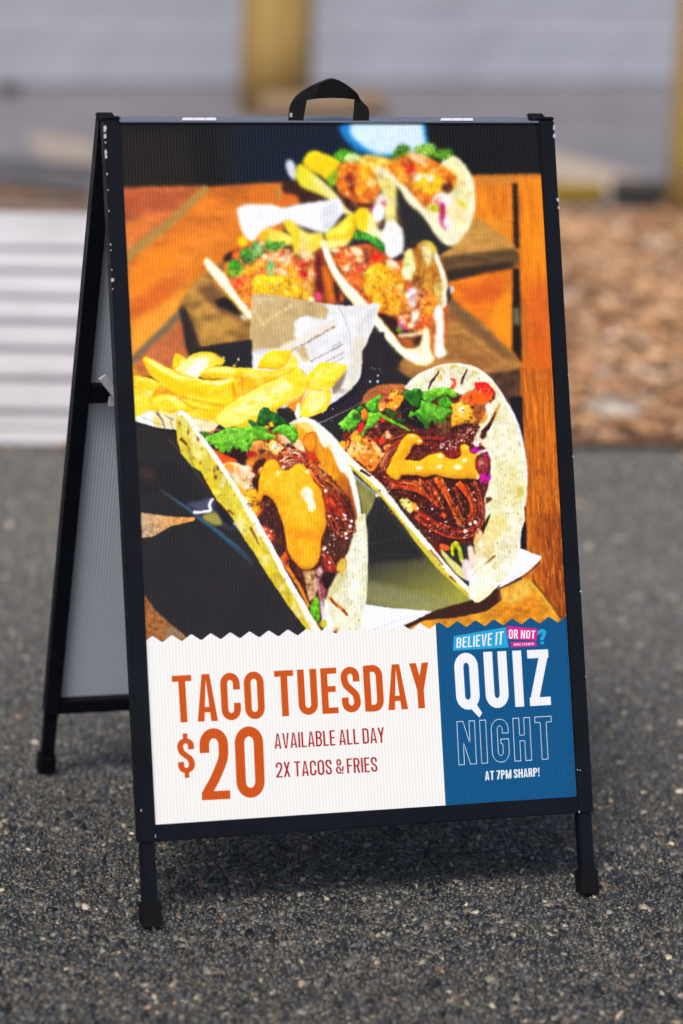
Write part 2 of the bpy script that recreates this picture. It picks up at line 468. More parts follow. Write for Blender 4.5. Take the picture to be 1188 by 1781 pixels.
P([(940, 1000), (990, 980), (1000, 1100), (950, 1090)], (120, 50, 8), sm=False, blur=10, op=.45)
# slot between the boards
P([(893, 318), (902, 318), (905, 432), (896, 430)], (30, 20, 8), sm=False, blur=2.4)
# top right serving board
P([(760, 452), (800, 396), (832, 378), (852, 392), (898, 426), (898, 434), (770, 450)], (184, 134, 66), sm=False, blur=3, noise=(.15, 30, 12))
P([(764, 446), (896, 431), (905, 440), (905, 462), (776, 482)], (92, 68, 40), sm=False, blur=2.5, noise=(.3, 30, 4))
P([(776, 470), (893, 455), (894, 468), (778, 484)], (44, 32, 22), sm=False, blur=4, op=.9)
P([(778, 490), (892, 466), (893, 608), (880, 602), (790, 524)], (224, 116, 18), sm=False, blur=3, noise=(.2, 30, 12))
P([(800, 500), (870, 480), (880, 520), (820, 530)], (198, 84, 22), sm=False, blur=9, op=.7)
P([(860, 530), (892, 500), (892, 606), (850, 570)], (244, 144, 14), sm=False, blur=8, op=.8)
P([(894, 466), (905, 466), (910, 632), (893, 608)], (20, 14, 10), sm=False, blur=2)
P([(895, 536), (904, 533), (906, 565), (896, 565)], (96, 104, 92), sm=False, blur=2.5)
# middle serving board on the right
P([(770, 540), (786, 518), (840, 558), (904, 626), (911, 640), (838, 652), (720, 660), (690, 640)], (160, 112, 56), sm=False, blur=2, noise=(.3, 40, 8))
P([(786, 518), (900, 622), (880, 622), (780, 540)], (106, 78, 48), sm=False, blur=5, op=.8)
for i in range(26):
    x = rng.uniform(775, 850); y = 540 + (x - 775) * .75 + rng.uniform(0, 60)
    S([(x, y), (x + 18, y + 12), (x + 44, y + 30)], rng.uniform(3, 8), [(190, 140, 70), (118, 76, 40), (150, 90, 50)][rng.integers(3)], 2, blur=3, op=.5)
P([(830, 656), (911, 640), (913, 688), (885, 694), (862, 672)], (78, 54, 34), sm=False, blur=1.6, noise=(.5, 10, 10))
P([(885, 692), (912, 688), (916, 800), (905, 790)], (20, 18, 26), sm=False, blur=2)
# left serving board
P([(316, 522), (352, 474), (372, 488), (436, 545), (440, 590), (345, 602), (330, 570)], (160, 118, 56), sm=False, blur=3, noise=(.35, 18, 12))
P([(340, 500), (372, 492), (420, 552), (436, 560), (436, 572), (385, 545)], (112, 76, 46), sm=False, blur=5, op=.9)
P([(374, 522), (398, 514), (430, 552), (400, 540), (380, 532)], (30, 22, 18), sm=False, blur=3)
P([(350, 560), (400, 548), (430, 560), (350, 592)], (196, 146, 66), sm=False, blur=6, op=.7)
P([(312, 530), (330, 556), (346, 606), (440, 590), (442, 660), (345, 650), (326, 610)], (38, 32, 32), sm=False, blur=2.5)
P([(314, 524), (328, 540), (350, 602), (338, 622)], (50, 38, 32), sm=False, blur=2.5)
P([(345, 604), (440, 590), (440, 650), (350, 650)], (36, 32, 36), sm=False, blur=2)
# dark ground between the tacos
P([(560, 430), (640, 560), (700, 640), (640, 640), (600, 620), (540, 560)], (38, 30, 34), sm=False, blur=3)
P([(696, 340), (790, 430), (760, 445), (740, 420), (705, 400)], (36, 34, 34), sm=False, blur=3)
# ---- far tacos
Z(440, 220, 4.752)
P([(-30, 485), (230, 470), (380, 580), (380, 640), (-30, 650)], (206, 108, 26), sm=False, blur=3)
P([(190, 500), (250, 480), (240, 620), (200, 620)], (176, 132, 70), sm=False, blur=4, op=.7)
P([(250, 480), (350, 440), (650, 600), (640, 640), (400, 640), (380, 590), (280, 560)], (58, 28, 16), blur=3)
P([(250, 590), (300, 556), (370, 570), (385, 640), (240, 650)], (214, 104, 30), blur=4)
P([(275, 290), (310, 270), (350, 300), (370, 400), (345, 440), (300, 390)], (206, 208, 218), blur=3)
P([(360, 380), (420, 310), (700, 560), (760, 640), (840, 720), (760, 720), (640, 600), (420, 500), (370, 440)], (222, 206, 30), blur=3, grad=((400, 350), (760, 680), (240, 230, 150)))
P([(420, 290), (460, 215), (520, 195), (600, 220), (700, 260), (740, 290), (640, 440), (560, 400), (470, 350)], (250, 200, 6), blur=3, puff=(4, .2))
P([(480, 400), (560, 440), (660, 540), (640, 560), (560, 500)], (238, 232, 150), blur=4)
P([(560, 470), (640, 500), (720, 600), (700, 620), (600, 540)], (248, 214, 140), blur=4, op=.8)
P([(620, 420), (700, 350), (720, 440), (660, 500)], (130, 170, 20), blur=4)
P([(670, 240), (740, 180), (840, 210), (880, 250), (780, 290), (720, 280)], (86, 170, 30), blur=4)
P([(760, 250), (830, 220), (900, 240), (880, 290), (790, 300)], (206, 224, 150), blur=4)
P([(900, 250), (980, 230), (1140, 270), (1200, 330), (1180, 440), (1000, 420), (900, 330)], (246, 206, 80), blur=4)
P([(730, 320), (820, 290), (960, 330), (1060, 440), (1060, 540), (980, 640), (840, 620), (740, 560), (700, 450)], (222, 108, 14), blur=3, puff=(5, .35), noise=(.5, 6, 6))
P([(760, 400), (820, 370), (860, 480), (860, 580), (780, 500)], (104, 24, 8), blur=5, op=.85)
P([(700, 480), (760, 440), (800, 540), (760, 580)], (226, 112, 16), blur=4)
P([(880, 340), (940, 330), (1000, 420), (900, 430)], (250, 170, 16), blur=4)
P([(740, 560), (840, 620), (980, 640), (1000, 680), (860, 700), (780, 660)], (52, 14, 10), blur=4)
D(988, 458, 36, (255, 244, 150), blur=2.5)
D(900, 520, 60, (250, 150, 10), ry=36, blur=4)
P([(1020, 400), (1140, 350), (1190, 420), (1190, 900), (1130, 960), (1090, 700), (1080, 560)], (226, 214, 120), blur=4, noise=(.15, 5, 20))
P([(1040, 560), (1100, 560), (1130, 640), (1060, 700), (1000, 690)], (232, 212, 196), blur=4)
D(1096, 632, 22, (176, 60, 80), blur=3)
D(985, 668, 26, (190, 40, 90), ry=16, blur=3)
P([(1000, 680), (1080, 650), (1090, 740), (1040, 790), (1000, 760)], (250, 246, 248), blur=3)
P([(850, 720), (940, 670), (1020, 760), (1060, 860), (1180, 780), (1200, 900), (1180, 1080), (1120, 1090), (1080, 960), (960, 900), (900, 860)], (248, 232, 120), blur=4, grad=((900, 750), (1150, 1000), (244, 240, 236)))
P([(850, 700), (930, 670), (960, 700), (940, 860), (880, 850)], (246, 204, 8), blur=4)
D(1054, 800, 16, (200, 130, 40), blur=3)
P([(1100, 800), (1190, 790), (1250, 880), (1240, 1060), (1160, 1090), (1090, 1000)], (240, 238, 236), blur=3)
# white paper behind the middle fries
P([(-60, 900), (-130, 680), (-60, 640), (60, 640), (160, 640), (250, 670), (380, 640), (720, 590), (760, 700), (620, 880), (520, 860), (380, 810), (280, 780), (100, 850), (0, 950)], (238, 240, 250), sm=False, blur=3, noise=(.06, 20, 20))
P([(560, 680), (700, 600), (740, 700), (620, 880), (570, 840)], (206, 204, 206), sm=False, blur=5, op=.8)
S([(250, 690), (300, 780), (420, 830)], 40, (220, 222, 232), 20, blur=6, op=.6)
P([(-110, 700), (-60, 800), (-30, 930), (-90, 830)], (252, 252, 255), blur=4)
# middle fries
P([(600, 900), (700, 820), (820, 720), (860, 760), (850, 880), (800, 950), (700, 960)], (248, 196, 20), blur=3, puff=(4, .25))
P([(640, 880), (760, 780), (820, 800), (740, 890)], (252, 232, 70), blur=4)
P([(80, 880), (130, 840), (330, 900), (340, 960), (240, 980), (110, 930)], (250, 226, 90), blur=3)
P([(60, 900), (110, 850), (140, 900), (90, 940)], (240, 186, 20), blur=3)
P([(270, 780), (310, 770), (380, 830), (360, 900), (290, 860)], (248, 214, 40), blur=3)
P([(340, 850), (390, 840), (480, 880), (580, 880), (560, 1000), (440, 1060), (350, 1050)], (250, 226, 110), blur=3, noise=(.1, 8, 8))
P([(340, 850), (380, 850), (380, 1000), (340, 1040)], (246, 192, 6), blur=4, op=.8)
P([(490, 920), (570, 890), (560, 1020), (500, 1020)], (248, 198, 30), blur=5, op=.7)
P([(570, 940), (800, 930), (760, 990), (660, 1010), (600, 1010)], (250, 236, 130), blur=4)
# far right taco
Z(660, 200, 3.96)
P([(-40, 380), (0, 350), (70, 370), (200, 490), (330, 640), (480, 800), (520, 880), (470, 890), (400, 830), (310, 700), (200, 600), (150, 520), (60, 430)], (240, 232, 196), blur=2.6, edge=((180, 150, 40), 2, .5))
P([(480, 270), (560, 300), (630, 390), (662, 480), (664, 650), (620, 780), (560, 860), (500, 898), (440, 870), (330, 700), (340, 560), (430, 330)], (236, 232, 190), blur=2.4, noise=(.1, 12, 12))
P([(500, 300), (560, 340), (610, 420), (630, 560), (600, 640), (520, 560), (470, 420)], (216, 208, 140), blur=6, op=.8, noise=(.2, 8, 8))
P([(600, 420), (640, 470), (650, 620), (620, 760), (640, 560)], (250, 248, 226), blur=4)
P([(60, 340), (140, 270), (230, 260), (340, 290), (480, 370), (540, 420), (500, 520), (360, 560), (330, 640), (220, 520), (110, 420)], (236, 120, 10), blur=3, noise=(.5, 6, 6), puff=(5, .25))
P([(130, 330), (200, 300), (260, 360), (220, 440), (170, 400)], (150, 36, 10), blur=5, op=.8)
P([(190, 360), (220, 340), (240, 380), (200, 400)], (214, 20, 10), blur=3)
P([(200, 260), (300, 260), (360, 320), (320, 350), (240, 310)], (248, 176, 120), blur=4)
P([(120, 350), (180, 360), (200, 440), (150, 460)], (250, 160, 30), blur=4, op=.8)
P([(240, 430), (340, 390), (450, 440), (430, 520), (340, 540), (270, 500)], (252, 186, 14), blur=4)
P([(440, 480), (500, 440), (500, 520), (440, 530)], (64, 24, 10), blur=4)
P([(230, 520), (330, 560), (400, 540), (360, 600), (320, 610)], (214, 90, 10), blur=4)
D(268, 422, 30, (255, 255, 240), blur=2); D(325, 415, 18, (255, 250, 200), blur=2); D(360, 432, 28, (255, 252, 220), blur=2)
P([(90, 290), (150, 200), (220, 220), (200, 260), (130, 310)], (66, 110, 24), blur=4)
P([(240, 230), (300, 200), (370, 190), (400, 230), (370, 280), (300, 270)], (140, 190, 70), blur=4)
P([(400, 240), (480, 230), (515, 250), (470, 300), (400, 300), (360, 270)], (90, 150, 30), blur=4)
P([(380, 560), (430, 530), (490, 560), (520, 600), (460, 620), (400, 600)], (240, 226, 222), blur=3)
P([(370, 580), (440, 600), (450, 620), (380, 600)], (190, 120, 200), blur=3)
P([(340, 640), (380, 610), (430, 630), (420, 670), (360, 660)], (200, 200, 30), blur=3)
P([(430, 610), (460, 620), (460, 700), (470, 790), (430, 750), (420, 680)], (166, 24, 90), blur=3)
P([(440, 720), (500, 700), (510, 760), (470, 780)], (250, 220, 236), blur=3)
P([(470, 640), (560, 600), (620, 650), (580, 760), (510, 740)], (244, 220, 160), blur=5)
P([(520, 570), (610, 610), (610, 640), (560, 620)], (200, 184, 60), blur=4)

Z2_, Z3_ = (440, 220, 4.752), (660, 200, 3.96)
jumble(area(Z2_, [(730, 300), (900, 250), (1140, 280), (1190, 400), (1060, 440), (1040, 560), (960, 660), (800, 640), (700, 500)], 2), 4)
jumble(area(Z3_, [(60, 340), (200, 260), (340, 290), (540, 420), (500, 520), (420, 640), (470, 780), (330, 640), (110, 430)], 2), 4)
jumble(area(Z3_, [(480, 280), (630, 390), (660, 560), (600, 800), (500, 880), (430, 800), (520, 560)], 3), 6, .35, (255, 252, 236), (196, 176, 90))
jumble(area(Z2_, [(60, 880), (300, 760), (560, 880), (820, 720), (900, 900), (800, 1000), (560, 1040), (340, 1060)], 2), 6, .4, (255, 240, 140), (226, 160, 0))
jumble(area(Z2_, [(1020, 400), (1190, 400), (1240, 900), (1130, 960), (1080, 560)], 2), 5, .4, (255, 252, 236), (190, 170, 70))
img = gblur(img, 1.35 * SC)
# ---- middle left taco (out of focus)
Z(340, 380, 4.752)
P([(250, 330), (320, 250), (420, 220), (560, 230), (700, 230), (820, 300), (900, 330), (1000, 290), (1050, 280), (1180, 540), (1180, 700), (480, 640), (440, 780), (330, 600), (260, 470)], (206, 88, 30), blur=4, noise=(.5, 14, 14))
P([(240, 320), (300, 270), (330, 300), (290, 350), (250, 360)], (34, 26, 26), blur=4)
P([(360, 160), (400, 140), (440, 200), (400, 230), (366, 210)], (246, 200, 6), blur=3)
P([(310, 290), (345, 270), (370, 310), (350, 340), (315, 320)], (246, 100, 30), blur=3)
P([(1000, 290), (1060, 270), (1180, 560), (1180, 700), (1000, 690), (985, 500)], (140, 60, 26), blur=5)
P([(1000, 320), (1040, 320), (1070, 560), (1050, 620), (1000, 560)], (90, 24, 26), blur=5)
P([(1050, 400), (1100, 420), (1170, 660), (1110, 690), (1080, 560)], (214, 110, 20), blur=5)
P([(1150, 540), (1190, 520), (1200, 680), (1170, 680)], (50, 30, 24), blur=4)
crumbs(26, (540, 240, 800, 420), [(246, 200, 150), (240, 110, 40), (250, 170, 60), (220, 60, 30), (252, 230, 190)], (16, 44), 3.5)
crumbs(14, (800, 250, 990, 470), [(250, 214, 160), (240, 120, 60), (230, 60, 40), (250, 190, 120)], (18, 40), 3.5)
P([(400, 430), (460, 390), (560, 360), (600, 380), (580, 420), (470, 470), (420, 480)], (250, 150, 20), blur=3, puff=(3, .3))
P([(720, 370), (790, 380), (900, 560), (930, 660), (860, 600), (800, 480)], (250, 170, 20), blur=3.5, puff=(3, .1))
P([(880, 260), (970, 280), (980, 330), (900, 350)], (250, 210, 150), blur=3)
P([(460, 560), (480, 490), (560, 460), (640, 480), (760, 470), (870, 520), (920, 600), (940, 670), (700, 640), (480, 630)], (252, 186, 4), blur=3.5, noise=(.25, 14, 14), puff=(6, .2))
for x, y in ((520, 500), (600, 540), (690, 520), (760, 600), (830, 560), (650, 590)):
    D(x, y, 26, (255, 222, 70), blur=3)
P([(310, 510), (380, 490), (400, 540), (370, 580), (325, 570)], (236, 56, 26), blur=3)
P([(340, 600), (430, 540), (480, 560), (470, 740), (440, 720), (400, 660)], (244, 130, 30), blur=3.5, noise=(.5, 6, 6))
P([(860, 440), (900, 430), (940, 470), (910, 500)], (216, 20, 10), blur=3)
P([(930, 500), (980, 490), (980, 640), (930, 660)], (206, 160, 60), blur=4, op=.8)
P([(940, 650), (990, 650), (990, 690), (940, 690)], (238, 226, 160), blur=3)
P([(990, 620), (1030, 600), (1050, 660), (1020, 680)], (230, 70, 120), blur=3)
P([(380, 260), (460, 230), (520, 180), (580, 250), (560, 300), (470, 370), (390, 350)], (66, 130, 44), blur=3.2, noise=(.5, 14, 14))
P([(470, 230), (520, 190), (560, 250), (540, 290), (480, 290)], (140, 196, 110), blur=3.5)
P([(270, 430), (290, 350), (360, 340), (400, 400), (380, 460), (310, 480)], (44, 130, 24), blur=3, noise=(.4, 14, 14))
P([(300, 430), (380, 420), (380, 460), (320, 478)], (130, 196, 30), blur=3.5)
P([(580, 200), (600, 170), (660, 190), (750, 190), (720, 240), (640, 270), (590, 240)], (70, 146, 40), blur=3, noise=(.4, 14, 14))
P([(600, 350), (630, 330), (670, 390), (650, 470), (600, 460)], (120, 196, 120), blur=3)
P([(670, 420), (720, 410), (770, 450), (700, 460)], (254, 240, 200), blur=3)
D(640, 310, 30, (252, 230, 200), blur=3.5); D(760, 340, 34, (252, 220, 180), ry=44, blur=3.5); D(550, 200, 22, (250, 214, 190), blur=3)
P([(70, 350), (100, 318), (140, 340), (210, 420), (260, 460), (310, 560), (400, 690), (478, 780), (478, 830), (420, 810), (330, 690), (250, 600), (140, 470), (90, 400)], (252, 240, 200), blur=2.2, edge=((210, 170, 70), 2, .6))
S([(90, 350), (180, 440), (280, 560), (380, 690), (470, 800)], 26, (255, 250, 232), 18, blur=2.5)
S([(240, 620), (330, 700), (430, 826)], 10, (200, 150, 30), 14, blur=2.2, op=.8)
P([(380, 800), (410, 800), (430, 840), (400, 830)], (190, 210, 210), blur=2)
# middle right taco
Z(550, 400, 4.752)
P([(150, 180), (300, 130), (480, 120), (640, 240), (760, 180), (830, 140), (900, 90), (990, 150), (1090, 440), (1060, 1000), (880, 1060), (720, 960), (560, 780), (440, 640), (240, 400)], (196, 80, 26), blur=3, noise=(.5, 14, 14))
P([(500, 700), (640, 690), (720, 800), (880, 860), (860, 950), (760, 970), (640, 860)], (52, 22, 16), blur=4)
P([(740, 190), (800, 160), (830, 300), (800, 420), (740, 400), (720, 300)], (222, 226, 140), blur=4, noise=(.3, 6, 6))
P([(820, 160), (900, 92), (970, 120), (1020, 260), (1040, 420), (1000, 540), (920, 520), (830, 480), (800, 400), (840, 260)], (176, 112, 26), blur=3, noise=(.35, 4, 16))
P([(880, 130), (950, 120), (970, 200), (940, 300), (900, 240)], (240, 226, 160), blur=4)
P([(800, 400), (860, 380), (850, 480), (800, 480)], (110, 50, 20), blur=5, op=.8)
P([(870, 500), (920, 500), (900, 600), (860, 560)], (120, 40, 16), blur=4, op=.8)
P([(840, 130), (900, 86), (960, 96), (1008, 160), (990, 200), (940, 130), (880, 120)], (216, 190, 70), blur=2.5)
P([(980, 210), (1010, 190), (1060, 320), (1094, 440), (1090, 600), (1060, 640), (1040, 600), (1050, 460), (1020, 320)], (244, 244, 216), blur=2.2)
P([(1000, 440), (1060, 430), (1060, 560), (1020, 620), (985, 540)], (214, 206, 120), blur=4, op=.8)
crumbs(24, (160, 160, 480, 360), [(250, 150, 60), (240, 90, 20), (250, 200, 150), (230, 50, 10), (250, 220, 180), (200, 80, 20)], (16, 46), 3.2)
P([(150, 210), (230, 190), (270, 260), (220, 300), (170, 270)], (236, 84, 10), blur=3.5)
P([(300, 150), (380, 150), (390, 200), (330, 210)], (252, 226, 190), blur=3)
P([(410, 170), (440, 150), (440, 260), (400, 270)], (90, 60, 30), blur=4, op=.8)
P([(460, 220), (510, 180), (550, 200), (500, 260)], (224, 16, 10), blur=2.5)
P([(340, 300), (420, 270), (440, 330), (370, 350)], (214, 40, 16), blur=4, op=.8)
P([(390, 400), (440, 320), (540, 270), (660, 330), (730, 430), (750, 560), (720, 670), (600, 700), (520, 640), (420, 540)], (248, 160, 6), blur=3, noise=(.4, 14, 14), puff=(7, .3))
P([(430, 380), (540, 300), (620, 340), (560, 460), (450, 480)], (254, 196, 10), blur=5, op=.7)
P([(560, 500), (640, 470), (740, 580), (700, 680), (600, 690)], (244, 140, 10), blur=5, noise=(.5, 5, 5), op=.8)
for i in range(26):
    D(rng.uniform(410, 730), rng.uniform(340, 660), rng.uniform(10, 26), [(255, 206, 40), (236, 130, 6), (255, 186, 10)][rng.integers(3)], blur=2.5, op=.6)
P([(580, 260), (640, 240), (690, 300), (660, 330)], (252, 226, 190), blur=3)
P([(720, 330), (790, 290), (830, 320), (790, 390), (740, 400)], (246, 250, 190), blur=3)
crumbs(22, (700, 440, 860, 780), [(250, 190, 150), (250, 226, 226), (240, 130, 60), (252, 238, 210), (226, 120, 50)], (16, 36), 3)
P([(760, 500), (840, 480), (830, 620), (780, 620)], (236, 216, 232), blur=3.5)
P([(860, 600), (940, 540), (1010, 560), (960, 700), (880, 700)], (240, 130, 26), blur=3.5, noise=(.4, 6, 6))
P([(690, 760), (730, 780), (744, 830), (700, 800)], (196, 50, 190), blur=2.2)
P([(670, 810), (710, 800), (720, 836), (680, 840)], (120, 180, 20), blur=2.5)
D(770, 740, 22, (206, 60, 20), blur=2.5); D(830, 690, 36, (252, 240, 226), ry=44, blur=3); D(800, 780, 26, (254, 230, 200), blur=3)
P([(690, 860), (780, 850), (900, 820), (910, 850), (800, 880), (700, 890)], (250, 220, 170), blur=3)
P([(690, 890), (800, 890), (880, 870), (860, 960), (760, 970)], (170, 90, 40), blur=3.5)
P([(810, 900), (880, 870), (870, 950), (820, 950)], (60, 36, 24), blur=4)
P([(40, 90), (80, 80), (120, 160), (160, 280), (240, 400), (340, 500), (440, 620), (540, 730), (640, 850), (740, 970), (860, 950), (900, 800), (940, 820), (960, 1000), (990, 1060), (940, 1110), (850, 1116), (720, 1040), (600, 920), (500, 800), (380, 690), (300, 600), (180, 440), (100, 280), (60, 160)], (252, 244, 204), blur=2.2, edge=((222, 190, 80), 2.4, .7))
S([(60, 110), (130, 280), (240, 430), (380, 580), (520, 760), (680, 960), (820, 1060), (940, 1060)], 34, (255, 253, 238), 40, blur=2.5)
P([(1000, 620), (1050, 640), (1064, 760), (1064, 960), (1090, 1010), (1050, 1050), (1000, 1050), (984, 960), (1000, 800), (980, 720)], (250, 248, 236), blur=2.6)
S([(960, 740), (968, 880), (970, 1020)], 16, (200, 150, 50), 10, blur=2.5, op=.7)
P([(1110, 470), (1140, 460), (1146, 500), (1120, 520)], (190, 206, 240), blur=2)
P([(1090, 500), (1112, 480), (1110, 580), (1090, 600)], (40, 36, 46), blur=2.5)
# coriander on it
P([(320, 30), (360, 10), (460, 40), (560, 110), (560, 170), (500, 130), (420, 80), (330, 70)], (66, 160, 40), blur=2.5, noise=(.5, 6, 6))
P([(500, 100), (560, 110), (566, 180), (520, 150)], (40, 120, 30), blur=2.5)
P([(590, 200), (640, 230), (720, 190), (720, 240), (660, 250)], (40, 34, 40), blur=3)
Z4_, Z5_ = (340, 380, 4.752), (550, 400, 4.752)
jumble(area(Z4_, [(300, 500), (420, 380), (600, 280), (800, 240), (980, 290), (980, 660), (700, 640), (480, 620), (440, 760), (360, 620)], 2), 3.6)
jumble(area(Z4_, [(250, 440), (300, 330), (460, 220), (580, 180), (760, 190), (700, 260), (540, 330), (400, 460), (300, 490)], 2), 3.4, .7, (170, 220, 120), (20, 70, 20))
jumble(area(Z5_, [(150, 190), (300, 130), (480, 150), (560, 260), (700, 300), (860, 480), (980, 560), (960, 700), (880, 860), (720, 800), (640, 700), (440, 600), (240, 380)], 2), 3.6)
jumble(area(Z5_, [(740, 190), (900, 92), (1020, 260), (1090, 460), (1060, 620), (960, 560), (820, 480)], 2), 4.5, .6, (250, 236, 180), (110, 60, 14))
jumble(area(Z5_, [(40, 90), (120, 160), (440, 620), (740, 970), (880, 950), (940, 820), (1060, 640), (1064, 960), (940, 1110), (720, 1040), (380, 690), (60, 160)], 2), 5, .3, (255, 253, 240), (214, 184, 100))
img = gblur(img, .95 * SC)
# printed paper in front of the middle left taco
Z(340, 380, 4.752)
PAPER = [(478, 618), (700, 640), (860, 672), (1180, 712), (1300, 716), (1420, 716), (1480, 690), (1536, 712), (1490, 860), (1440, 1010), (1380, 1100), (1390, 1300), (1300, 1500), (1180, 1560), (1000, 1620), (440, 1500), (452, 1120), (470, 850)]
P(PAPER, (226, 224, 224), sm=False, blur=1.6, noise=(.06, 20, 20))
clip(PAPER, 1.6, False)
P([(470, 600), (700, 620), (1060, 690), (1110, 760), (1080, 830), (990, 820), (930, 800), (880, 820), (830, 860), (820, 960), (860, 1010), (880, 980), (920, 1080), (950, 1170), (900, 1180), (830, 1080), (640, 1080), (440, 1120)], (188, 160, 112), sm=False, blur=3, noise=(.1, 20, 20))
P([(640, 1090), (1150, 830), (1170, 900), (820, 1090), (760, 1130)], (226, 218, 204), sm=False, blur=3)
P([(830, 860), (880, 820), (940, 820), (960, 880), (900, 960), (870, 960)], (236, 236, 244), blur=3)
P([(490, 640), (560, 640), (680, 660), (640, 690), (560, 680), (500, 760)], (206, 182, 136), sm=False, blur=3)
for i in range(6):
    D(600 + i * 38, 838 - i * 23, 19, (214, 188, 130), blur=2.4)
for i in range(4):
    D(540 - i * 2, 690 - i * 4, 14, (214, 188, 130), blur=2.4); D(500 + i * 22, 770 + i * 34, 19, (214, 188, 130), blur=2.4)
S([(440, 1140), (560, 1090), (700, 1110)], 40, (206, 214, 226), 20, blur=4, op=.8)
def scribble(x0, y0, x1, y1, h, col, n):
    for i in range(n):
        t0 = i / n; t1 = t0 + rng.uniform(.4, .85) / n
        S([(x0 + (x1 - x0) * t0, y0 + (y1 - y0) * t0 + rng.normal(0, h * .15)), (x0 + (x1 - x0) * t1, y0 + (y1 - y0) * t1 + rng.normal(0, h * .15))], h * rng.uniform(.6, 1), col, sm=False, blur=1.3, op=.8)
scribble(805, 1090, 1170, 885, 20, (110, 86, 60), 20)
scribble(1140, 1060, 1220, 1010, 11, (90, 84, 84), 6); scribble(960, 1180, 1230, 1035, 16, (84, 78, 80), 16); scribble(1080, 1190, 1240, 1100, 11, (96, 90, 92), 10); scribble(1150, 1190, 1240, 1140, 11, (96, 90, 92), 7)
scribble(1360, 900, 1440, 830, 10, (130, 124, 124), 6); scribble(1410, 860, 1500, 760, 9, (130, 124, 124), 6)
S([(1190, 720), (1240, 820), (1280, 950), (1290, 1100)], 5, (150, 146, 146), 3, blur=.9)
P([(1300, 720), (1480, 700), (1530, 714), (1470, 850), (1380, 960), (1340, 880)], (214, 212, 210), blur=4, op=.7)
S([(1500, 735), (1420, 810), (1370, 880), (1350, 950)], 12, (184, 178, 170), 8, blur=2.5, op=.8)
P([(1320, 1000), (1430, 1000), (1380, 1200), (1300, 1440), (1240, 1500), (1280, 1260)], (214, 206, 178), blur=5, op=.8)
clip()
# ---- dark bowl and fries
Z(420, 580, 4.752)
P([(1080, 0), (1188, -20), (1188, 200), (1020, 220), (1030, 120)], (40, 32, 38), sm=False, blur=2)
Z(0, 0, 1)
P([(346, 605), (440, 590), (440, 660), (300, 668), (356, 640)], (36, 32, 36), sm=False, blur=2)
Z(420, 580, 4.752)
P([(1010, 250), (1188, 210), (1188, 460), (1050, 470), (960, 590), (700, 740), (500, 700), (800, 560), (980, 400)], (40, 30, 38), sm=False, blur=1.6)
S([(560, 700), (760, 600), (920, 490), (1010, 350), (1020, 250)], 46, (28, 22, 36), 22, blur=1.4)
S([(640, 742), (760, 690), (900, 620), (1010, 560)], 7, (206, 200, 200), 3, blur=1, op=.8)
D(1090, 284, 6, (120, 150, 190)); D(1136, 348, 9, (200, 220, 226)); D(1072, 398, 11, (160, 190, 220)); D(1136, 394, 13, (180, 226, 246)); D(680, 652, 6, (226, 220, 226)); D(764, 622, 7, (214, 200, 220)); D(752, 720, 5, (170, 150, 150)); D(1112, 292, 5, (150, 170, 200))
S([(1140, 280), (1180, 340)], 9, (150, 110, 90), 4, blur=1, op=.7)
P([(1050, 470), (1188, 420), (1188, 500), (1080, 540), (980, 600), (1010, 560)], (180, 104, 56), blur=1.6, noise=(.3, 8, 8))
Z(205, 560, 5.4)
P([(130, 830), (185, 900), (430, 1010), (560, 1030), (700, 1000), (1188, 1000), (1188, 1300), (150, 1300)], (40, 36, 38), sm=False, blur=1)
P([(150, 780), (330, 790), (600, 820), (800, 780), (1000, 900), (900, 1040), (700, 1030), (540, 1014), (440, 1000), (320, 975), (220, 950), (160, 925)], (236, 222, 176), sm=False, blur=1, noise=(.1, 14, 14))
P([(180, 865), (240, 880), (330, 820), (420, 960), (340, 975), (220, 945), (178, 922)], (236, 236, 230), sm=False, blur=1.4)
P([(330, 880), (400, 900), (420, 985), (350, 970)], (236, 204, 110), sm=False, blur=2)
P([(640, 830), (760, 796), (800, 800), (860, 880), (880, 940), (700, 900)], (218, 206, 182), sm=False, blur=1.6)
S([(230, 890), (330, 930), (450, 970)], 4, (110, 96, 80), 3, blur=.7); S([(375, 850), (430, 930), (450, 1000)], 22, (116, 92, 76), 8, blur=1.2); S([(440, 870), (530, 920)], 7, (110, 90, 70), 12, blur=.9); S([(500, 920), (530, 1010)], 10, (140, 110, 60), 5, blur=1)
S([(660, 855), (770, 900), (880, 940)], 4, (130, 110, 80), 3, blur=.7)
S([(385, 820), (375, 850)], 14, (110, 110, 90), 8, blur=1)
S([(195, 945), (330, 985), (480, 1014), (560, 1022)], 14, (16, 14, 22), 12, blur=1)
P([(170, 560), (400, 560), (1200, 640), (1500, 700), (1500, 860), (1188, 1000), (760, 900), (500, 830), (300, 830), (160, 840)], (246, 196, 20), sm=False, blur=1.5, noise=(.15, 12, 12))
P([(150, 560), (230, 600), (300, 700), (330, 800), (260, 840), (150, 870)], (248, 206, 30), blur=1.4, noise=(.15, 8, 8))
P([(150, 640), (220, 640), (290, 740), (300, 820), (200, 850), (160, 800)], (250, 220, 70), blur=3, op=.8)
P([(150, 505), (240, 510), (360, 545), (410, 590), (350, 660), (290, 690), (230, 620), (160, 560)], (250, 196, 4), blur=1.2, puff=(3, .09))
P([(230, 620), (300, 640), (340, 650), (300, 700), (270, 690)], (252, 240, 140), blur=2)
P([(330, 700), (400, 610), (520, 640), (560, 690), (440, 690)], (240, 150, 10), blur=2)
P([(300, 740), (380, 690), (470, 680), (600, 710), (780, 780), (960, 800), (860, 830), (700, 800), (640, 830), (480, 850), (390, 800), (310, 800)], (252, 214, 16), blur=1.2, puff=(3, .09))
P([(410, 770), (440, 730), (540, 760), (560, 810), (520, 845), (420, 820)], (246, 190, 4), blur=2)
P([(470, 690), (600, 720), (640, 790), (560, 800)], (253, 232, 90), blur=2.5)
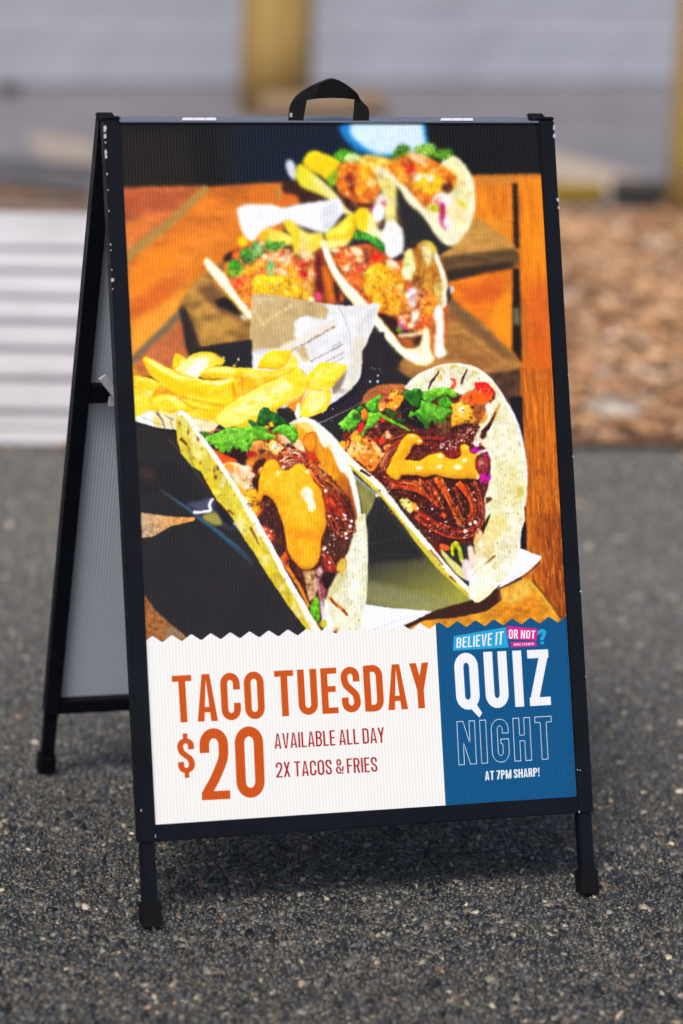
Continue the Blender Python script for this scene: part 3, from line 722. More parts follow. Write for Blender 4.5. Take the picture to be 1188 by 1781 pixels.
P([(405, 810), (480, 850), (640, 820), (560, 870), (440, 870)], (253, 234, 130), blur=2)
P([(520, 420), (540, 310), (580, 300), (650, 350), (640, 390), (560, 440)], (248, 190, 4), blur=1.2, puff=(3, .08))
P([(600, 340), (650, 350), (630, 390), (590, 390)], (252, 236, 120), blur=2)
P([(540, 455), (600, 400), (660, 340), (720, 296), (800, 280), (880, 284), (960, 330), (1015, 350), (990, 400), (920, 405), (840, 440), (790, 500), (730, 525), (620, 500)], (254, 238, 150), blur=1.1, grad=((760, 400), (960, 380), (250, 210, 30)))
P([(640, 470), (740, 370), (840, 330), (850, 400), (790, 490), (720, 520)], (255, 250, 214), blur=3)
S([(690, 330), (790, 290), (900, 296), (1000, 352)], 22, (246, 196, 10), 14, blur=2)
D(1003, 330, 9, (230, 240, 246)); D(1140, 348, 12, (206, 196, 140)); D(1104, 408, 14, (180, 170, 100), blur=1); D(1120, 380, 8, (110, 120, 110))
P([(780, 500), (830, 440), (920, 410), (1100, 425), (1240, 450), (1300, 560), (1200, 560), (1000, 530), (840, 530)], (248, 192, 6), blur=1.2, puff=(3, .09))
P([(850, 450), (960, 425), (1180, 450), (1180, 470), (980, 480)], (254, 232, 100), blur=2)
P([(244, 350), (270, 322), (330, 350), (430, 410), (540, 450), (700, 510), (860, 540), (1000, 530), (1090, 500), (1130, 560), (1130, 680), (1100, 740), (1010, 776), (880, 760), (720, 730), (580, 690), (480, 630), (390, 560), (310, 490), (270, 420)], (250, 200, 4), blur=1.1, grad=((500, 480), (620, 740), (252, 206, 6)), puff=(3, .09))
P([(300, 360), (430, 420), (600, 490), (760, 540), (620, 540), (520, 520), (400, 450)], (254, 240, 120), blur=2.5)
P([(740, 540), (860, 555), (1000, 545), (1100, 510), (1050, 570), (960, 590), (860, 580)], (255, 246, 170), blur=2)
P([(560, 590), (760, 620), (980, 640), (1080, 600), (1070, 680), (900, 700), (700, 690)], (248, 186, 2), blur=4, op=.8)
P([(660, 700), (860, 730), (1060, 720), (1010, 765), (860, 750)], (254, 216, 30), blur=2)
P([(1080, 580), (1120, 570), (1130, 680), (1095, 690)], (240, 124, 6), blur=2.5)
Z(420, 580, 4.752)
P([(-40, 300), (60, 290), (220, 310), (340, 290), (420, 260), (500, 300), (440, 340), (300, 380), (160, 440), (40, 520), (-40, 520)], (249, 190, 10), blur=1.1, puff=(3, .07))
P([(-20, 290), (80, 286), (220, 330), (140, 345), (40, 330)], (253, 226, 60), blur=2.2)
P([(20, 340), (200, 370), (320, 350), (140, 430), (20, 500)], (244, 170, 6), blur=4, op=.7)
S([(0, 360), (12, 420), (0, 500)], 20, (236, 110, 10), 10, blur=2.5)
P([(144, 276), (170, 220), (230, 150), (310, 138), (418, 140), (420, 170), (380, 240), (330, 280), (220, 288)], (250, 204, 6), blur=1.1, puff=(3, .1))
P([(220, 180), (300, 160), (330, 190), (250, 230)], (253, 222, 60), blur=2.5)
P([(380, 240), (430, 182), (462, 190), (474, 290), (400, 270), (340, 290)], (252, 226, 80), blur=1.4)
P([(-120, 600), (0, 520), (140, 440), (300, 370), (420, 310), (480, 290), (530, 340), (556, 420), (520, 490), (400, 560), (300, 620), (200, 650), (130, 680), (0, 740), (-120, 780), (-200, 700)], (253, 230, 90), blur=1.1, noise=(.12, 12, 8), puff=(3, .07))
P([(-80, 640), (100, 520), (300, 420), (420, 360), (440, 420), (280, 520), (60, 640)], (254, 240, 150), blur=4, noise=(.15, 8, 6))
P([(360, 340), (470, 300), (530, 350), (540, 410), (460, 440), (400, 400)], (252, 214, 30), blur=3)
P([(420, 470), (546, 400), (540, 470), (420, 540), (300, 610), (200, 640), (260, 590)], (251, 204, 20), blur=3, op=.8)
D(100, 570, 30, (244, 200, 20), ry=16, blur=2.5); D(230, 500, 34, (246, 204, 30), ry=16, blur=2.5)
P([(380, 590), (470, 540), (520, 500), (480, 620), (400, 640)], (240, 130, 20), blur=1.6)
P([(560, 340), (640, 260), (700, 240), (840, 250), (878, 272), (850, 330), (740, 460), (700, 500), (560, 450), (540, 400)], (251, 214, 20), blur=1.1, noise=(.1, 8, 8), puff=(3, .07))
P([(640, 300), (720, 260), (850, 270), (800, 340), (700, 400), (600, 420)], (253, 228, 70), blur=3)
P([(760, 440), (860, 320), (880, 300), (850, 400), (780, 500)], (104, 80, 56), blur=2.5, op=.75)
P([(480, 640), (530, 540), (590, 450), (700, 450), (750, 490), (740, 560), (700, 640), (620, 670), (540, 700), (500, 690)], (252, 222, 50), blur=1.1, noise=(.1, 8, 8), puff=(3, .07))
P([(560, 540), (600, 470), (700, 480), (690, 580), (580, 660)], (254, 240, 150), blur=3)
D(830, 470, 40, (150, 130, 90), ry=20, blur=2.5, op=.6)
for q in ([(-60, 720), (140, 640), (330, 540), (500, 450)], [(20, 330), (150, 352), (300, 330), (430, 278)], [(580, 430), (680, 300), (840, 262)], [(520, 640), (590, 500), (690, 480)]):
    S(q, 26, (255, 246, 170), 12, blur=2.6, op=.6)
Z(205, 560, 5.4)
for q in ([(290, 350), (430, 430), (620, 510), (800, 552)], [(820, 470), (940, 430), (1150, 452)], [(330, 760), (450, 700), (620, 740), (800, 800)], [(180, 530), (270, 540), (370, 570)]):
    S(q, 34, (255, 246, 160), 14, blur=3, op=.7)
for q in ([(400, 600), (560, 680), (760, 740), (1000, 782)], [(800, 500), (960, 540), (1090, 520)], [(560, 700), (700, 790), (860, 830)]):
    S(q, 22, (206, 124, 0), 10, blur=1.6, op=.75)
for q in ([(250, 360), (310, 490), (400, 570)], [(540, 455), (620, 500), (720, 525)], [(160, 600), (240, 640), (300, 700), (330, 800)], [(1090, 500), (1140, 560), (1130, 690), (1090, 750)], [(480, 850), (640, 830), (760, 800)]):
    S(q, 16, (206, 126, 0), 8, blur=1.4, op=.6)
Z(420, 580, 4.752)
for q in ([(10, 510), (160, 430), (330, 355), (440, 305)], [(545, 400), (556, 430), (520, 500), (400, 565), (200, 655)], [(560, 455), (700, 470), (745, 490)], [(480, 690), (500, 600), (570, 460)], [(150, 280), (330, 282), (420, 180)], [(500, 290), (545, 350)]):
    S(q, 14, (206, 130, 4), 7, blur=1.3, op=.65)
# ---- near left: black steel taco stand, board corners
Z(220, 860, 4.95)
P([(125, -300), (700, -420), (1188, 600), (1600, 1250), (180, 1250)], (40, 36, 39), sm=False, blur=1.2, noise=(.12, 60, 60))
P([(130, -250), (420, -300), (700, 60), (560, 140), (300, -20), (130, 0)], (34, 31, 33), sm=False, blur=6)
P([(120, -220), (180, -240), (260, -180), (240, -120), (150, -140)], (84, 52, 44), blur=4, op=.5)
P([(128, 150), (250, 172), (420, 188), (590, 194), (600, 210), (580, 228), (400, 268), (320, 310), (250, 358), (140, 372)], (176, 148, 116), sm=False, blur=.8, noise=(.35, 4, 4), grad=((150, 300), (590, 210), (232, 150, 66)))
clip([(128, 150), (250, 172), (420, 188), (590, 194), (580, 228), (400, 268), (320, 310), (250, 358), (140, 372)], .8, False)
specks(90, (140, 160, 300, 350), (206, 196, 180), (2, 5), .6, .4)
clip()
P([(160, 860), (180, 890), (260, 1000), (380, 1110), (520, 1225), (520, 1260), (160, 1260)], (146, 92, 48), sm=False, blur=1, noise=(.4, 5, 5))
clip([(160, 860), (180, 890), (260, 1000), (380, 1110), (520, 1225), (520, 1260), (160, 1260)], .8, False)
specks(160, (185, 940, 440, 1230), (216, 160, 90), (2, 5), .5, .5); specks(80, (185, 940, 440, 1230), (90, 46, 20), (3, 7), .6, .5)
clip()
P([(340, 1150), (420, 1140), (500, 1210), (520, 1240), (340, 1230)], (130, 120, 104), sm=False, blur=2, op=.6)
# glossy edge of the stand
S([(300, -40), (400, 30), (500, 95), (620, 190), (760, 290), (900, 400), (1000, 480), (1090, 600)], 8, (70, 110, 136), 6, wm=24, blur=1.6, op=.85)
S([(640, 205), (760, 300), (900, 420), (1050, 560)], 12, (40, 84, 112), 8, wm=26, blur=2)
P([(580, 140), (640, 90), (760, 20), (820, 100), (900, 230), (940, 300), (860, 290), (740, 230), (640, 190)], (58, 56, 70), blur=3)
P([(520, 80), (640, 50), (730, 30), (720, 130), (600, 130)], (76, 82, 110), blur=4, op=.8)
S([(578, 150), (640, 152), (735, 138)], 24, (250, 250, 255), 20, blur=1.2)
S([(735, 138), (720, 90), (740, 45), (760, 35)], 26, (246, 246, 252), 14, blur=1.2)
P([(660, 190), (760, 150), (810, 190), (830, 250), (760, 260)], (150, 140, 66), blur=3)
P([(770, 60), (850, 130), (930, 260), (860, 250), (790, 150)], (28, 26, 34), blur=3)
S([(930, 240), (980, 300), (1030, 370)], 16, (200, 210, 226), 4, blur=1.4)
# wood grain of the right hand plank
Z(0, 0, 1)
P([(906, 640), (972, 640), (1010, 1110), (918, 1110)], (184, 96, 16), sm=False, blur=3, noise=(.5, 2.5, 40), op=.75)
P([(936, 900), (996, 880), (1004, 1100), (950, 1100)], (130, 58, 10), sm=False, blur=12, noise=(.5, 2.5, 30), op=.7)
for i in range(700):
    t = rng.random() ** .7; y = 690 + 390 * t; x = rng.uniform(912, 1004); l = rng.uniform(4, 26)
    c = [(96, 40, 6), (140, 60, 6), (236, 150, 36), (206, 160, 96), (70, 32, 10), (226, 120, 10)][rng.integers(6)]
    S([(x, y), (x + l * .06, y + l)], rng.uniform(.8, 2.4), c, .5, sm=False, blur=.6, op=.25 + .4 * t)
P([(893, 690), (910, 690), (918, 960), (905, 930)], (26, 18, 26), sm=False, blur=1.6)
# ---- near right: tray, napkin, board
Z(0, 0, 1)
P([(632, 905), (700, 800), (800, 900), (905, 930), (916, 1100), (620, 1100)], (44, 42, 42), sm=False, blur=1.2)
Z(560, 600, 2.64)
P([(210, 790), (260, 720), (700, 1170), (510, 1230), (200, 1190)], (56, 54, 50), sm=False, blur=2, grad=((430, 900), (560, 1190), (150, 148, 60)))
P([(210, 760), (270, 730), (420, 900), (480, 980), (200, 1000)], (36, 34, 34), sm=False, blur=6)
P([(200, 1080), (420, 1130), (640, 1180), (510, 1228), (200, 1190)], (134, 134, 96), sm=False, blur=8, op=.7)
S([(210, 920), (330, 890), (440, 900)], 4, (80, 78, 78), 2, blur=1.5, op=.5); S([(210, 980), (360, 960), (500, 990)], 4, (78, 76, 74), 2, blur=1.5, op=.5)
P([(360, 1290), (500, 1225), (690, 1172), (800, 1110), (830, 1130), (826, 1180), (760, 1220), (600, 1256), (480, 1262), (420, 1300)], (58, 28, 14), sm=False, blur=1.4)
P([(400, 1300), (480, 1262), (620, 1252), (760, 1222), (832, 1170), (820, 1120), (945, 1068), (990, 1110), (1100, 1260), (1000, 1330), (400, 1360)], (214, 138, 30), sm=False, blur=.9, noise=(.3, 14, 8))
Z(740, 880, 4.4)
P([(580, 660), (780, 560), (840, 640), (700, 760), (580, 720)], (232, 176, 76), sm=False, blur=6, noise=(.3, 8, 8), op=.8)
P([(560, 780), (700, 760), (820, 700), (900, 860), (860, 900), (600, 900)], (206, 122, 16), sm=False, blur=6, noise=(.4, 10, 6), op=.8)
S([(800, 560), (900, 680), (1010, 820)], 26, (226, 184, 60), 30, blur=2.5, op=.8)
S([(820, 560), (920, 680), (1040, 850)], 14, (96, 46, 8), 20, blur=2, op=.8)
for i in range(50):
    x = rng.uniform(580, 900); y = rng.uniform(620, 880); S([(x, y), (x + rng.uniform(10, 50), y + rng.uniform(4, 26))], rng.uniform(2, 7), [(246, 200, 100), (176, 96, 10), (236, 160, 40)][rng.integers(3)], 1, blur=1.2, op=.5)
P([(735, 200), (775, 120), (780, 330), (730, 340)], (26, 16, 26), sm=False, blur=1.6)
P([(560, 640), (730, 325), (890, 380), (896, 395), (880, 420), (790, 505), (700, 560), (580, 625)], (246, 244, 252), sm=False, blur=.7, noise=(.04, 20, 20))
P([(700, 500), (860, 425), (790, 500), (640, 585)], (226, 222, 236), sm=False, blur=2.5)
S([(570, 634), (700, 568), (794, 512), (880, 428)], 10, (70, 40, 30), 6, blur=1)
Z(560, 600, 2.64)
P([(190, 1188), (300, 1205), (512, 1222), (420, 1270), (330, 1310), (150, 1330)], (246, 244, 250), sm=False, blur=.8)
S([(240, 1310), (360, 1262), (500, 1228)], 8, (196, 196, 214), 4, blur=1.6)
P([(140, 590), (250, 680), (240, 740), (215, 790), (190, 770), (175, 700)], (132, 128, 70), sm=False, blur=1.6, noise=(.2, 3, 20))
S([(140, 590), (200, 640), (262, 690)], 12, (140, 150, 160), 8, blur=1.3)
P([(248, 688), (266, 682), (272, 694), (254, 700)], (226, 236, 246), blur=1)
P([(212, 790), (260, 690), (300, 730), (250, 800), (216, 900)], (40, 38, 40), sm=False, blur=1.4)
# ---- near left taco
Z(300, 690, 6.6)
S([(-40, 480), (60, 590), (200, 760), (400, 1040), (600, 1290)], 9, (96, 84, 74), 6, blur=.8, op=.9)
P([(300, 860), (360, 880), (480, 1100), (640, 1290), (720, 1400), (600, 1320), (430, 1080)], (56, 28, 22), sm=False, blur=2)
SHELL = [(48, 210), (60, 180), (110, 162), (170, 190), (240, 290), (420, 540), (600, 800), (760, 1060), (960, 1386), (1180, 1760), (1560, 2560), (1770, 2800), (1640, 2760), (1430, 2480), (1180, 2120), (930, 1720), (740, 1420), (620, 1290), (520, 1180), (430, 1030), (330, 850), (240, 800), (110, 650), (70, 520), (46, 330)]
SH2 = [(48, 210), (60, 180), (110, 162), (170, 190), (240, 290), (420, 540), (600, 800), (760, 1060), (960, 1386), (1180, 1780), (1330, 2070), (1500, 2330), (1640, 2560), (1760, 2740), (1700, 2840), (1542, 2660), (1347, 2415), (1225, 2232), (1090, 2036), (980, 1841), (858, 1670), (770, 1510), (690, 1380), (600, 1270), (520, 1180), (430, 1030), (330, 850), (240, 800), (110, 650), (70, 520), (46, 330)]
P(SH2, (210, 192, 44), sm=False, blur=.8, noise=(.16, 10, 24), grad=((60, 300), (1400, 2300), (206, 178, 30)))
clip(SH2, .8, False)
P([(50, 200), (180, 200), (300, 420), (420, 700), (330, 760), (180, 480)], (224, 212, 110), sm=False, blur=4, op=.7)
P([(60, 480), (200, 560), (260, 780), (110, 660)], (206, 190, 40), sm=False, blur=4)
S([(190, 560), (215, 680), (245, 790)], 40, (130, 110, 60), 24, blur=2.5, op=.8)
P([(380, 900), (520, 1180), (620, 1290), (560, 1180), (440, 900)], (236, 204, 10), sm=False, blur=4, op=.8)
P([(700, 1000), (900, 1300), (1100, 1700), (1000, 1760), (800, 1450), (600, 1150)], (226, 206, 60), sm=False, blur=6, op=.7)
for x, y, a, b in ((90, 300, 10, 24), (190, 400, 12, 40), (300, 470, 16, 40), (330, 750, 12, 26), (505, 920, 22, 30), (530, 815, 18, 30), (490, 850, 14, 30), (255, 700, 9, 14), (345, 600, 8, 14)):
    D(x, y, a, (106, 50, 20), ry=b, blur=1.2, op=.8)
S([(100, 470), (140, 510), (180, 555)], 34, (96, 34, 16), 22, blur=1, op=.9)
for q in ([(1170, 1470), (1220, 1540)], [(1390, 1880), (1440, 1960)], [(640, 1300), (720, 1350)], [(900, 1500), (960, 1600), (1000, 1700)], [(1300, 2020), (1340, 2080)], [(1040, 1500), (1080, 1560)]):
    S(q, 30, (110, 44, 20), 16, blur=1.4, op=.85)
for i in range(60):
    t = rng.random(); x = 100 + 1350 * t + rng.normal(0, 60); y = 350 + 1950 * t + rng.normal(0, 80)
    D(x, y, rng.uniform(5, 16), [(170, 140, 20), (230, 214, 90), (150, 110, 20)][rng.integers(3)], blur=2, op=.4)
clip()
# right hand half of its shell: inside face and pale rim
Z(430, 700, 5.4)
P([(400, 190), (480, 150), (560, 150), (640, 180), (760, 280), (870, 400), (960, 530), (1020, 720), (1060, 900), (1080, 1060), (1120, 1050), (1130, 1500), (1110, 1850), (1050, 2150), (900, 2150), (700, 2100), (760, 1700), (900, 1300), (980, 1000), (900, 900), (700, 620), (500, 460)], (222, 220, 186), sm=False, blur=.8, noise=(.06, 14, 14))
P([(450, 200), (560, 190), (660, 290), (740, 400), (830, 480), (880, 620), (960, 720), (1010, 900), (1040, 1080), (980, 1180), (880, 900), (780, 720), (660, 560), (560, 460), (460, 380)], (226, 148, 26), sm=False, blur=2, noise=(.25, 5, 20), grad=((760, 450), (980, 1000), (150, 64, 16)))
P([(470, 190), (560, 190), (640, 260), (600, 280), (500, 250)], (240, 206, 110), sm=False, blur=3)
P([(440, 240), (540, 250), (560, 330), (450, 330)], (240, 160, 20), sm=False, blur=3)
P([(660, 390), (760, 420), (860, 560), (900, 700), (800, 720), (680, 560)], (224, 140, 14), sm=False, blur=3, noise=(.3, 3, 16))
P([(760, 360), (850, 370), (880, 410), (820, 420), (760, 400)], (240, 176, 40), sm=False, blur=2.4)
S([(480, 160), (560, 158), (640, 190), (760, 290), (850, 390), (930, 500), (980, 660), (1020, 830), (1055, 1000), (1070, 1080)], 34, (246, 244, 232), 30, wm=52, blur=1.4)
P([(640, 190), (720, 270), (780, 340), (740, 420), (700, 380), (660, 280)], (240, 236, 214), blur=2)
P([(800, 430), (880, 430), (960, 540), (940, 640), (880, 640), (830, 520)], (238, 238, 220), blur=2)
S([(930, 480), (1060, 590), (1188, 720), (1300, 830)], 60, (250, 244, 226), 50, blur=1.2)
Z(430, 880, 5.4)
P([(1060, 70), (1120, 70), (1130, 200), (1145, 400), (1140, 700), (1130, 880), (1090, 1040), (1050, 1190), (860, 1190), (740, 1000), (740, 820), (840, 640), (950, 460), (1000, 300), (1030, 180)], (222, 222, 190), sm=False, blur=.8, noise=(.1, 10, 14))
P([(980, 350), (1060, 200), (1120, 200), (1120, 500), (1060, 700), (980, 700), (940, 560)], (232, 232, 206), sm=False, blur=5)
P([(840, 640), (930, 500), (940, 640), (880, 800), (800, 830), (760, 800)], (196, 190, 130), sm=False, blur=4, op=.8)
P([(980, 720), (1080, 700), (1060, 860), (980, 900)], (244, 244, 226), blur=6, op=.8)
P([(840, 1000), (1020, 900), (1060, 1060), (1040, 1190), (860, 1190)], (226, 226, 188), sm=False, blur=6, op=.8)
D(970, 900, 50, (200, 196, 140), ry=40, blur=4, op=.5); D(1070, 720, 30, (206, 200, 150), blur=4, op=.5)
S([(775, 850), (830, 910), (900, 970), (950, 1025)], 34, (196, 110, 24), 24, blur=1.2, noise=(.6, 2, 2))
S([(790, 870), (850, 945)], 16, (120, 44, 16), 12, blur=1); S([(900, 970), (955, 1025)], 20, (116, 44, 12), 14, blur=1)
D(840, 1160, 30, (226, 140, 40), ry=18, blur=2)
# dark inside and filling
P([(0, -60), (120, -160), (300, -200), (760, -300), (980, -60), (1020, 120), (1000, 280), (950, 440), (860, 620), (780, 760), (740, 900), (700, 1060), (600, 960), (480, 720), (340, 500), (180, 240)], (70, 26, 18), sm=False, blur=1.6, noise=(.5, 5, 7))
P([(90, -60), (280, -60), (340, 160), (360, 400), (330, 460), (220, 380), (120, 140)], (66, 32, 28), sm=False, blur=2, noise=(.4, 4, 8))
P([(300, 470), (380, 430), (400, 540), (520, 720), (600, 900), (600, 960), (480, 760)], (36, 16, 14), sm=False, blur=2)
S([(330, 470), (400, 600), (500, 760), (590, 950)], 40, (240, 130, 16), 26, blur=1.4)
P([(150, 180), (220, 220), (260, 300), (220, 330), (160, 250)], (206, 66, 24), blur=1.6, noise=(.5, 3, 3))
P([(330, 480), (380, 430), (400, 560), (360, 560)], (226, 90, 30), blur=2)
P([(530, 590), (640, 590), (680, 760), (640, 860), (590, 900), (560, 760)], (176, 138, 90), sm=False, blur=1.4, noise=(.2, 2, 20), grad=((560, 600), (660, 800), (206, 160, 120)))
S([(600, 600), (620, 720), (630, 880)], 8, (120, 84, 50), 6, blur=1, op=.7)
P([(650, 610), (700, 560), (720, 620), (740, 760), (720, 900), (760, 1100), (800, 1190), (740, 1190), (700, 1000), (690, 860)], (200, 150, 150), sm=False, blur=1.6, grad=((690, 640), (740, 1100), (240, 226, 240)))
P([(680, 660), (740, 700), (745, 820), (700, 900), (690, 780)], (150, 70, 84), blur=2)
P([(730, 860), (760, 900), (800, 1050), (830, 1180), (760, 1180)], (250, 242, 250), sm=False, blur=1.6)
P([(600, 960), (640, 860), (680, 880), (690, 1060), (660, 1080), (610, 1010)], (96, 170, 20), blur=1.2, noise=(.4, 3, 3))
P([(690, 1090), (740, 1070), (760, 1120), (720, 1150)], (190, 190, 40), blur=1.8); D(690, 1110, 16, (216, 120, 80), blur=1.6)
MEAT = [(150, 46, 20), (190, 66, 20), (110, 30, 16), (222, 96, 26), (90, 24, 16)]
shreds(26, [(700, -160), (820, -60), (900, 60), (960, 200), (980, 300)], 34, MEAT, (9, 22))
shreds(26, [(740, 40), (800, 160), (860, 260), (960, 260), (1000, 160)], 26, MEAT, (8, 18))
shreds(16, [(720, 340), (760, 440), (820, 530), (900, 560)], 20, MEAT, (8, 16))
P([(730, 290), (830, 320), (940, 340), (960, 420), (880, 470), (760, 460), (710, 360)], (66, 30, 24), blur=2, noise=(.5, 3, 3))
P([(710, 640), (800, 620), (820, 680), (760, 780), (720, 740)], (34, 14, 14), blur=2)
P([(850, 560), (900, 490), (935, 520), (910, 620), (850, 620)], (206, 176, 60), blur=1.8)
S([(810, 600), (860, 625), (910, 610), (940, 550), (930, 480)], 9, (216, 96, 24), 7, blur=.8)
P([(720, 480), (760, 470), (840, 560), (830, 620), (740, 600)], (150, 40, 30), blur=2, noise=(.5, 3, 3))
specks(40, (750, 30, 1000, 320), (255, 226, 206), (3, 8), .6, .9, 15); specks(14, (710, 360, 860, 560), (255, 230, 220), (4, 9), .6, .9, 10)
for x, y, r in ((772, 38, 10), (850, 48, 13), (852, 106, 12), (780, 84, 20), (985, 140, 14), (975, 184, 15), (940, 260, 18), (940, 300, 13), (820, 270, 14), (730, 395, 20), (780, 530, 12), (181, 215, 11), (214, 280, 11), (233, 236, 8), (930, 118, 10)):
    D(x, y, r, (255, 240, 236), blur=.8)
S([(890, 62), (940, 92)], 22, (250, 240, 255), 16, blur=.8)
# pork and salsa above the sauce
Z(430, 700, 5.4)
P([(0, 380), (60, 300), (200, 250), (330, 260), (440, 300), (560, 420), (640, 560), (720, 640), (820, 760), (880, 850), (760, 900), (600, 700), (400, 620), (160, 640), (60, 700), (0, 620)], (150, 60, 24), sm=False, blur=1.6, noise=(.6, 5, 5))
P([(30, 420), (60, 370), (130, 350), (210, 390), (230, 460), (140, 490), (50, 470)], (206, 134, 60), blur=1.4, noise=(.35, 4, 4), puff=(3, .3))
P([(110, 440), (150, 430), (190, 450), (140, 480)], (80, 46, 24), blur=2)
P([(0, 520), (60, 490), (170, 500), (240, 520), (170, 560), (100, 560), (60, 640), (0, 640)], (206, 116, 30), blur=1.6, noise=(.4, 5, 5))
P([(60, 600), (110, 540), (180, 520), (170, 600), (110, 660), (70, 650)], (70, 26, 16), blur=2)
P([(110, 640), (140, 600), (160, 630), (140, 680)], (240, 170, 80), blur=1.2); D(140, 660, 10, (90, 30, 20))
P([(210, 380), (250, 350), (320, 390), (360, 420), (330, 450), (270, 490), (230, 450)], (250, 214, 100), blur=1.2)
P([(235, 410), (275, 380), (320, 410), (270, 450)], (255, 250, 230), blur=2)
P([(310, 320), (350, 300), (390, 340), (420, 380), (370, 400), (330, 360)], (250, 206, 160), blur=1.4, noise=(.2, 5, 5))
P([(290, 300), (330, 290), (370, 400), (310, 360)], (240, 170, 110), blur=2, op=.7)
P([(440, 360), (470, 340), (520, 370), (550, 460), (500, 450), (450, 420)], (248, 206, 156), blur=1.4)
P([(370, 400), (400, 380), (420, 410), (390, 430)], (50, 44, 40), blur=1.2)
S([(535, 370), (560, 310), (620, 280), (650, 300), (650, 400), (640, 470), (600, 460)], 12, (196, 66, 14), 8, blur=1)
P([(545, 380), (570, 320), (640, 300), (640, 450), (600, 460), (560, 430)], (226, 136, 24), blur=1.4, noise=(.3, 4, 10))
P([(570, 470), (640, 470), (680, 600), (620, 580)], (196, 50, 20), blur=2)
P([(310, 500), (350, 450), (430, 430), (540, 470), (560, 540), (480, 580), (380, 620), (330, 580)], (140, 40, 30), blur=1.6, noise=(.5, 4, 4))
shreds(14, [(330, 520), (400, 470), (480, 470), (550, 520)], 22, [(206, 116, 70), (180, 70, 40), (222, 150, 100), (130, 30, 26)], (8, 20))
shreds(8, [(350, 600), (430, 560), (520, 560)], 16, [(226, 150, 110), (190, 80, 50)], (8, 16))
shreds(22, [(570, 560), (640, 640), (720, 740), (800, 800), (880, 880)], 22, [(206, 84, 20), (226, 120, 40), (160, 50, 20), (240, 160, 80)], (10, 26))
P([(710, 900), (770, 890), (860, 960), (930, 1000), (880, 1060), (740, 1040)], (150, 36, 16), blur=2, noise=(.5, 4, 6))
S([(730, 920), (790, 910), (830, 990)], 34, (206, 60, 20), 20, blur=1.6)
specks(40, (320, 430, 560, 620), (255, 226, 210), (3, 8), .6, .8, 12); specks(24, (580, 560, 800, 860), (255, 220, 190), (4, 9), .7, .8, 12)
D(405, 432, 12, (255, 246, 250)); D(350, 606, 14, (255, 240, 235)); D(745, 830, 16, (255, 236, 214)); D(690, 700, 12, (255, 220, 190)); D(272, 574, 20, (255, 240, 220), ry=14)
# salsa on the left edge
Z(300, 690, 6.6)
P([(440, 600), (520, 610), (640, 660), (740, 720), (760, 760), (680, 770), (590, 770)], (236, 82, 16), sm=False, blur=1.2, noise=(.25, 5, 5))
P([(660, 640), (700, 560), (780, 600), (870, 680), (840, 740), (760, 720)], (50, 16, 18), blur=2)
P([(860, 640), (930, 620), (980, 660), (900, 700)], (170, 30, 30), blur=2)
P([(590, 780), (680, 750), (780, 770), (900, 850), (960, 890), (920, 960), (940, 1050), (860, 1080), (760, 1020), (680, 900)], (252, 200, 150), blur=1.3, noise=(.2, 6, 6), puff=(3, .2))
P([(600, 790), (660, 760), (720, 800), (700, 880), (660, 860)], (246, 150, 50), blur=2)
S([(760, 800), (780, 900), (830, 980)], 26, (240, 150, 90), 14, blur=2)
D(860, 820, 60, (254, 226, 200), ry=40, blur=3)
P([(930, 940), (980, 940), (1000, 1040), (960, 1070)], (56, 18, 16), blur=1.6)
P([(720, 980), (860, 1080), (960, 1060), (1000, 1170), (1030, 1300), (960, 1370), (860, 1200)], (246, 166, 16), blur=1.4, noise=(.15, 8, 8), puff=(3, .2))
D(880, 1190, 50, (254, 214, 90), blur=3)
S([(1010, 1150), (1040, 1280), (960, 1380)], 30, (226, 70, 10), 14, blur=2, op=.8)
# sauce
Z(430, 700, 5.4)
SAUCE = [(160, 590), (200, 545), (280, 540), (330, 620), (400, 630), (470, 580), (540, 590), (600, 660), (640, 740), (700, 820), (720, 900), (740, 1010), (750, 1120), (740, 1200), (710, 1260), (700, 1330), (695, 1430), (660, 1520), (600, 1560), (520, 1555), (440, 1480), (390, 1390), (370, 1290), (350, 1160), (310, 1040), (280, 960), (230, 900), (165, 870), (130, 930), (90, 900), (110, 820), (120, 700)]
P([(x + 10, y + 16) for x, y in SAUCE], (50, 14, 8), blur=3, op=.7)
P(SAUCE, (246, 168, 12), blur=.9, noise=(.1, 6, 6), puff=(5, .28, .3, .9), edge=((206, 92, 6), 2.2, .55))
clip(SAUCE, 1)
P([(200, 640), (330, 660), (520, 620), (600, 760), (640, 1000), (620, 1160), (480, 1160), (400, 1000), (300, 840), (180, 820)], (252, 190, 34), blur=8, op=.8)
P([(380, 1210), (520, 1190), (700, 1240), (690, 1300), (560, 1280), (420, 1290)], (226, 130, 10), blur=5, op=.7)
P([(440, 1330), (560, 1310), (680, 1340), (660, 1480), (560, 1530), (460, 1450)], (248, 164, 16), blur=5, op=.8)
for i in range(90):
    D(rng.uniform(130, 740), rng.uniform(560, 1540), rng.uniform(3, 9), [(196, 120, 6), (214, 140, 10), (252, 210, 90)][rng.integers(3)], blur=1, op=.5)
clip()
P([(510, 880), (530, 810), (580, 790), (620, 830), (640, 920), (650, 990), (600, 1020), (570, 940)], (255, 250, 226), blur=2.2)
P([(540, 850), (560, 810), (600, 830), (610, 900), (570, 920)], (255, 255, 252), blur=1.4)
P([(580, 970), (640, 960), (650, 1010), (600, 1010)], (255, 252, 235), blur=1.8)
D(300, 660, 24, (254, 236, 170), blur=2); D(572, 650, 20, (255, 240, 190), blur=1.8)
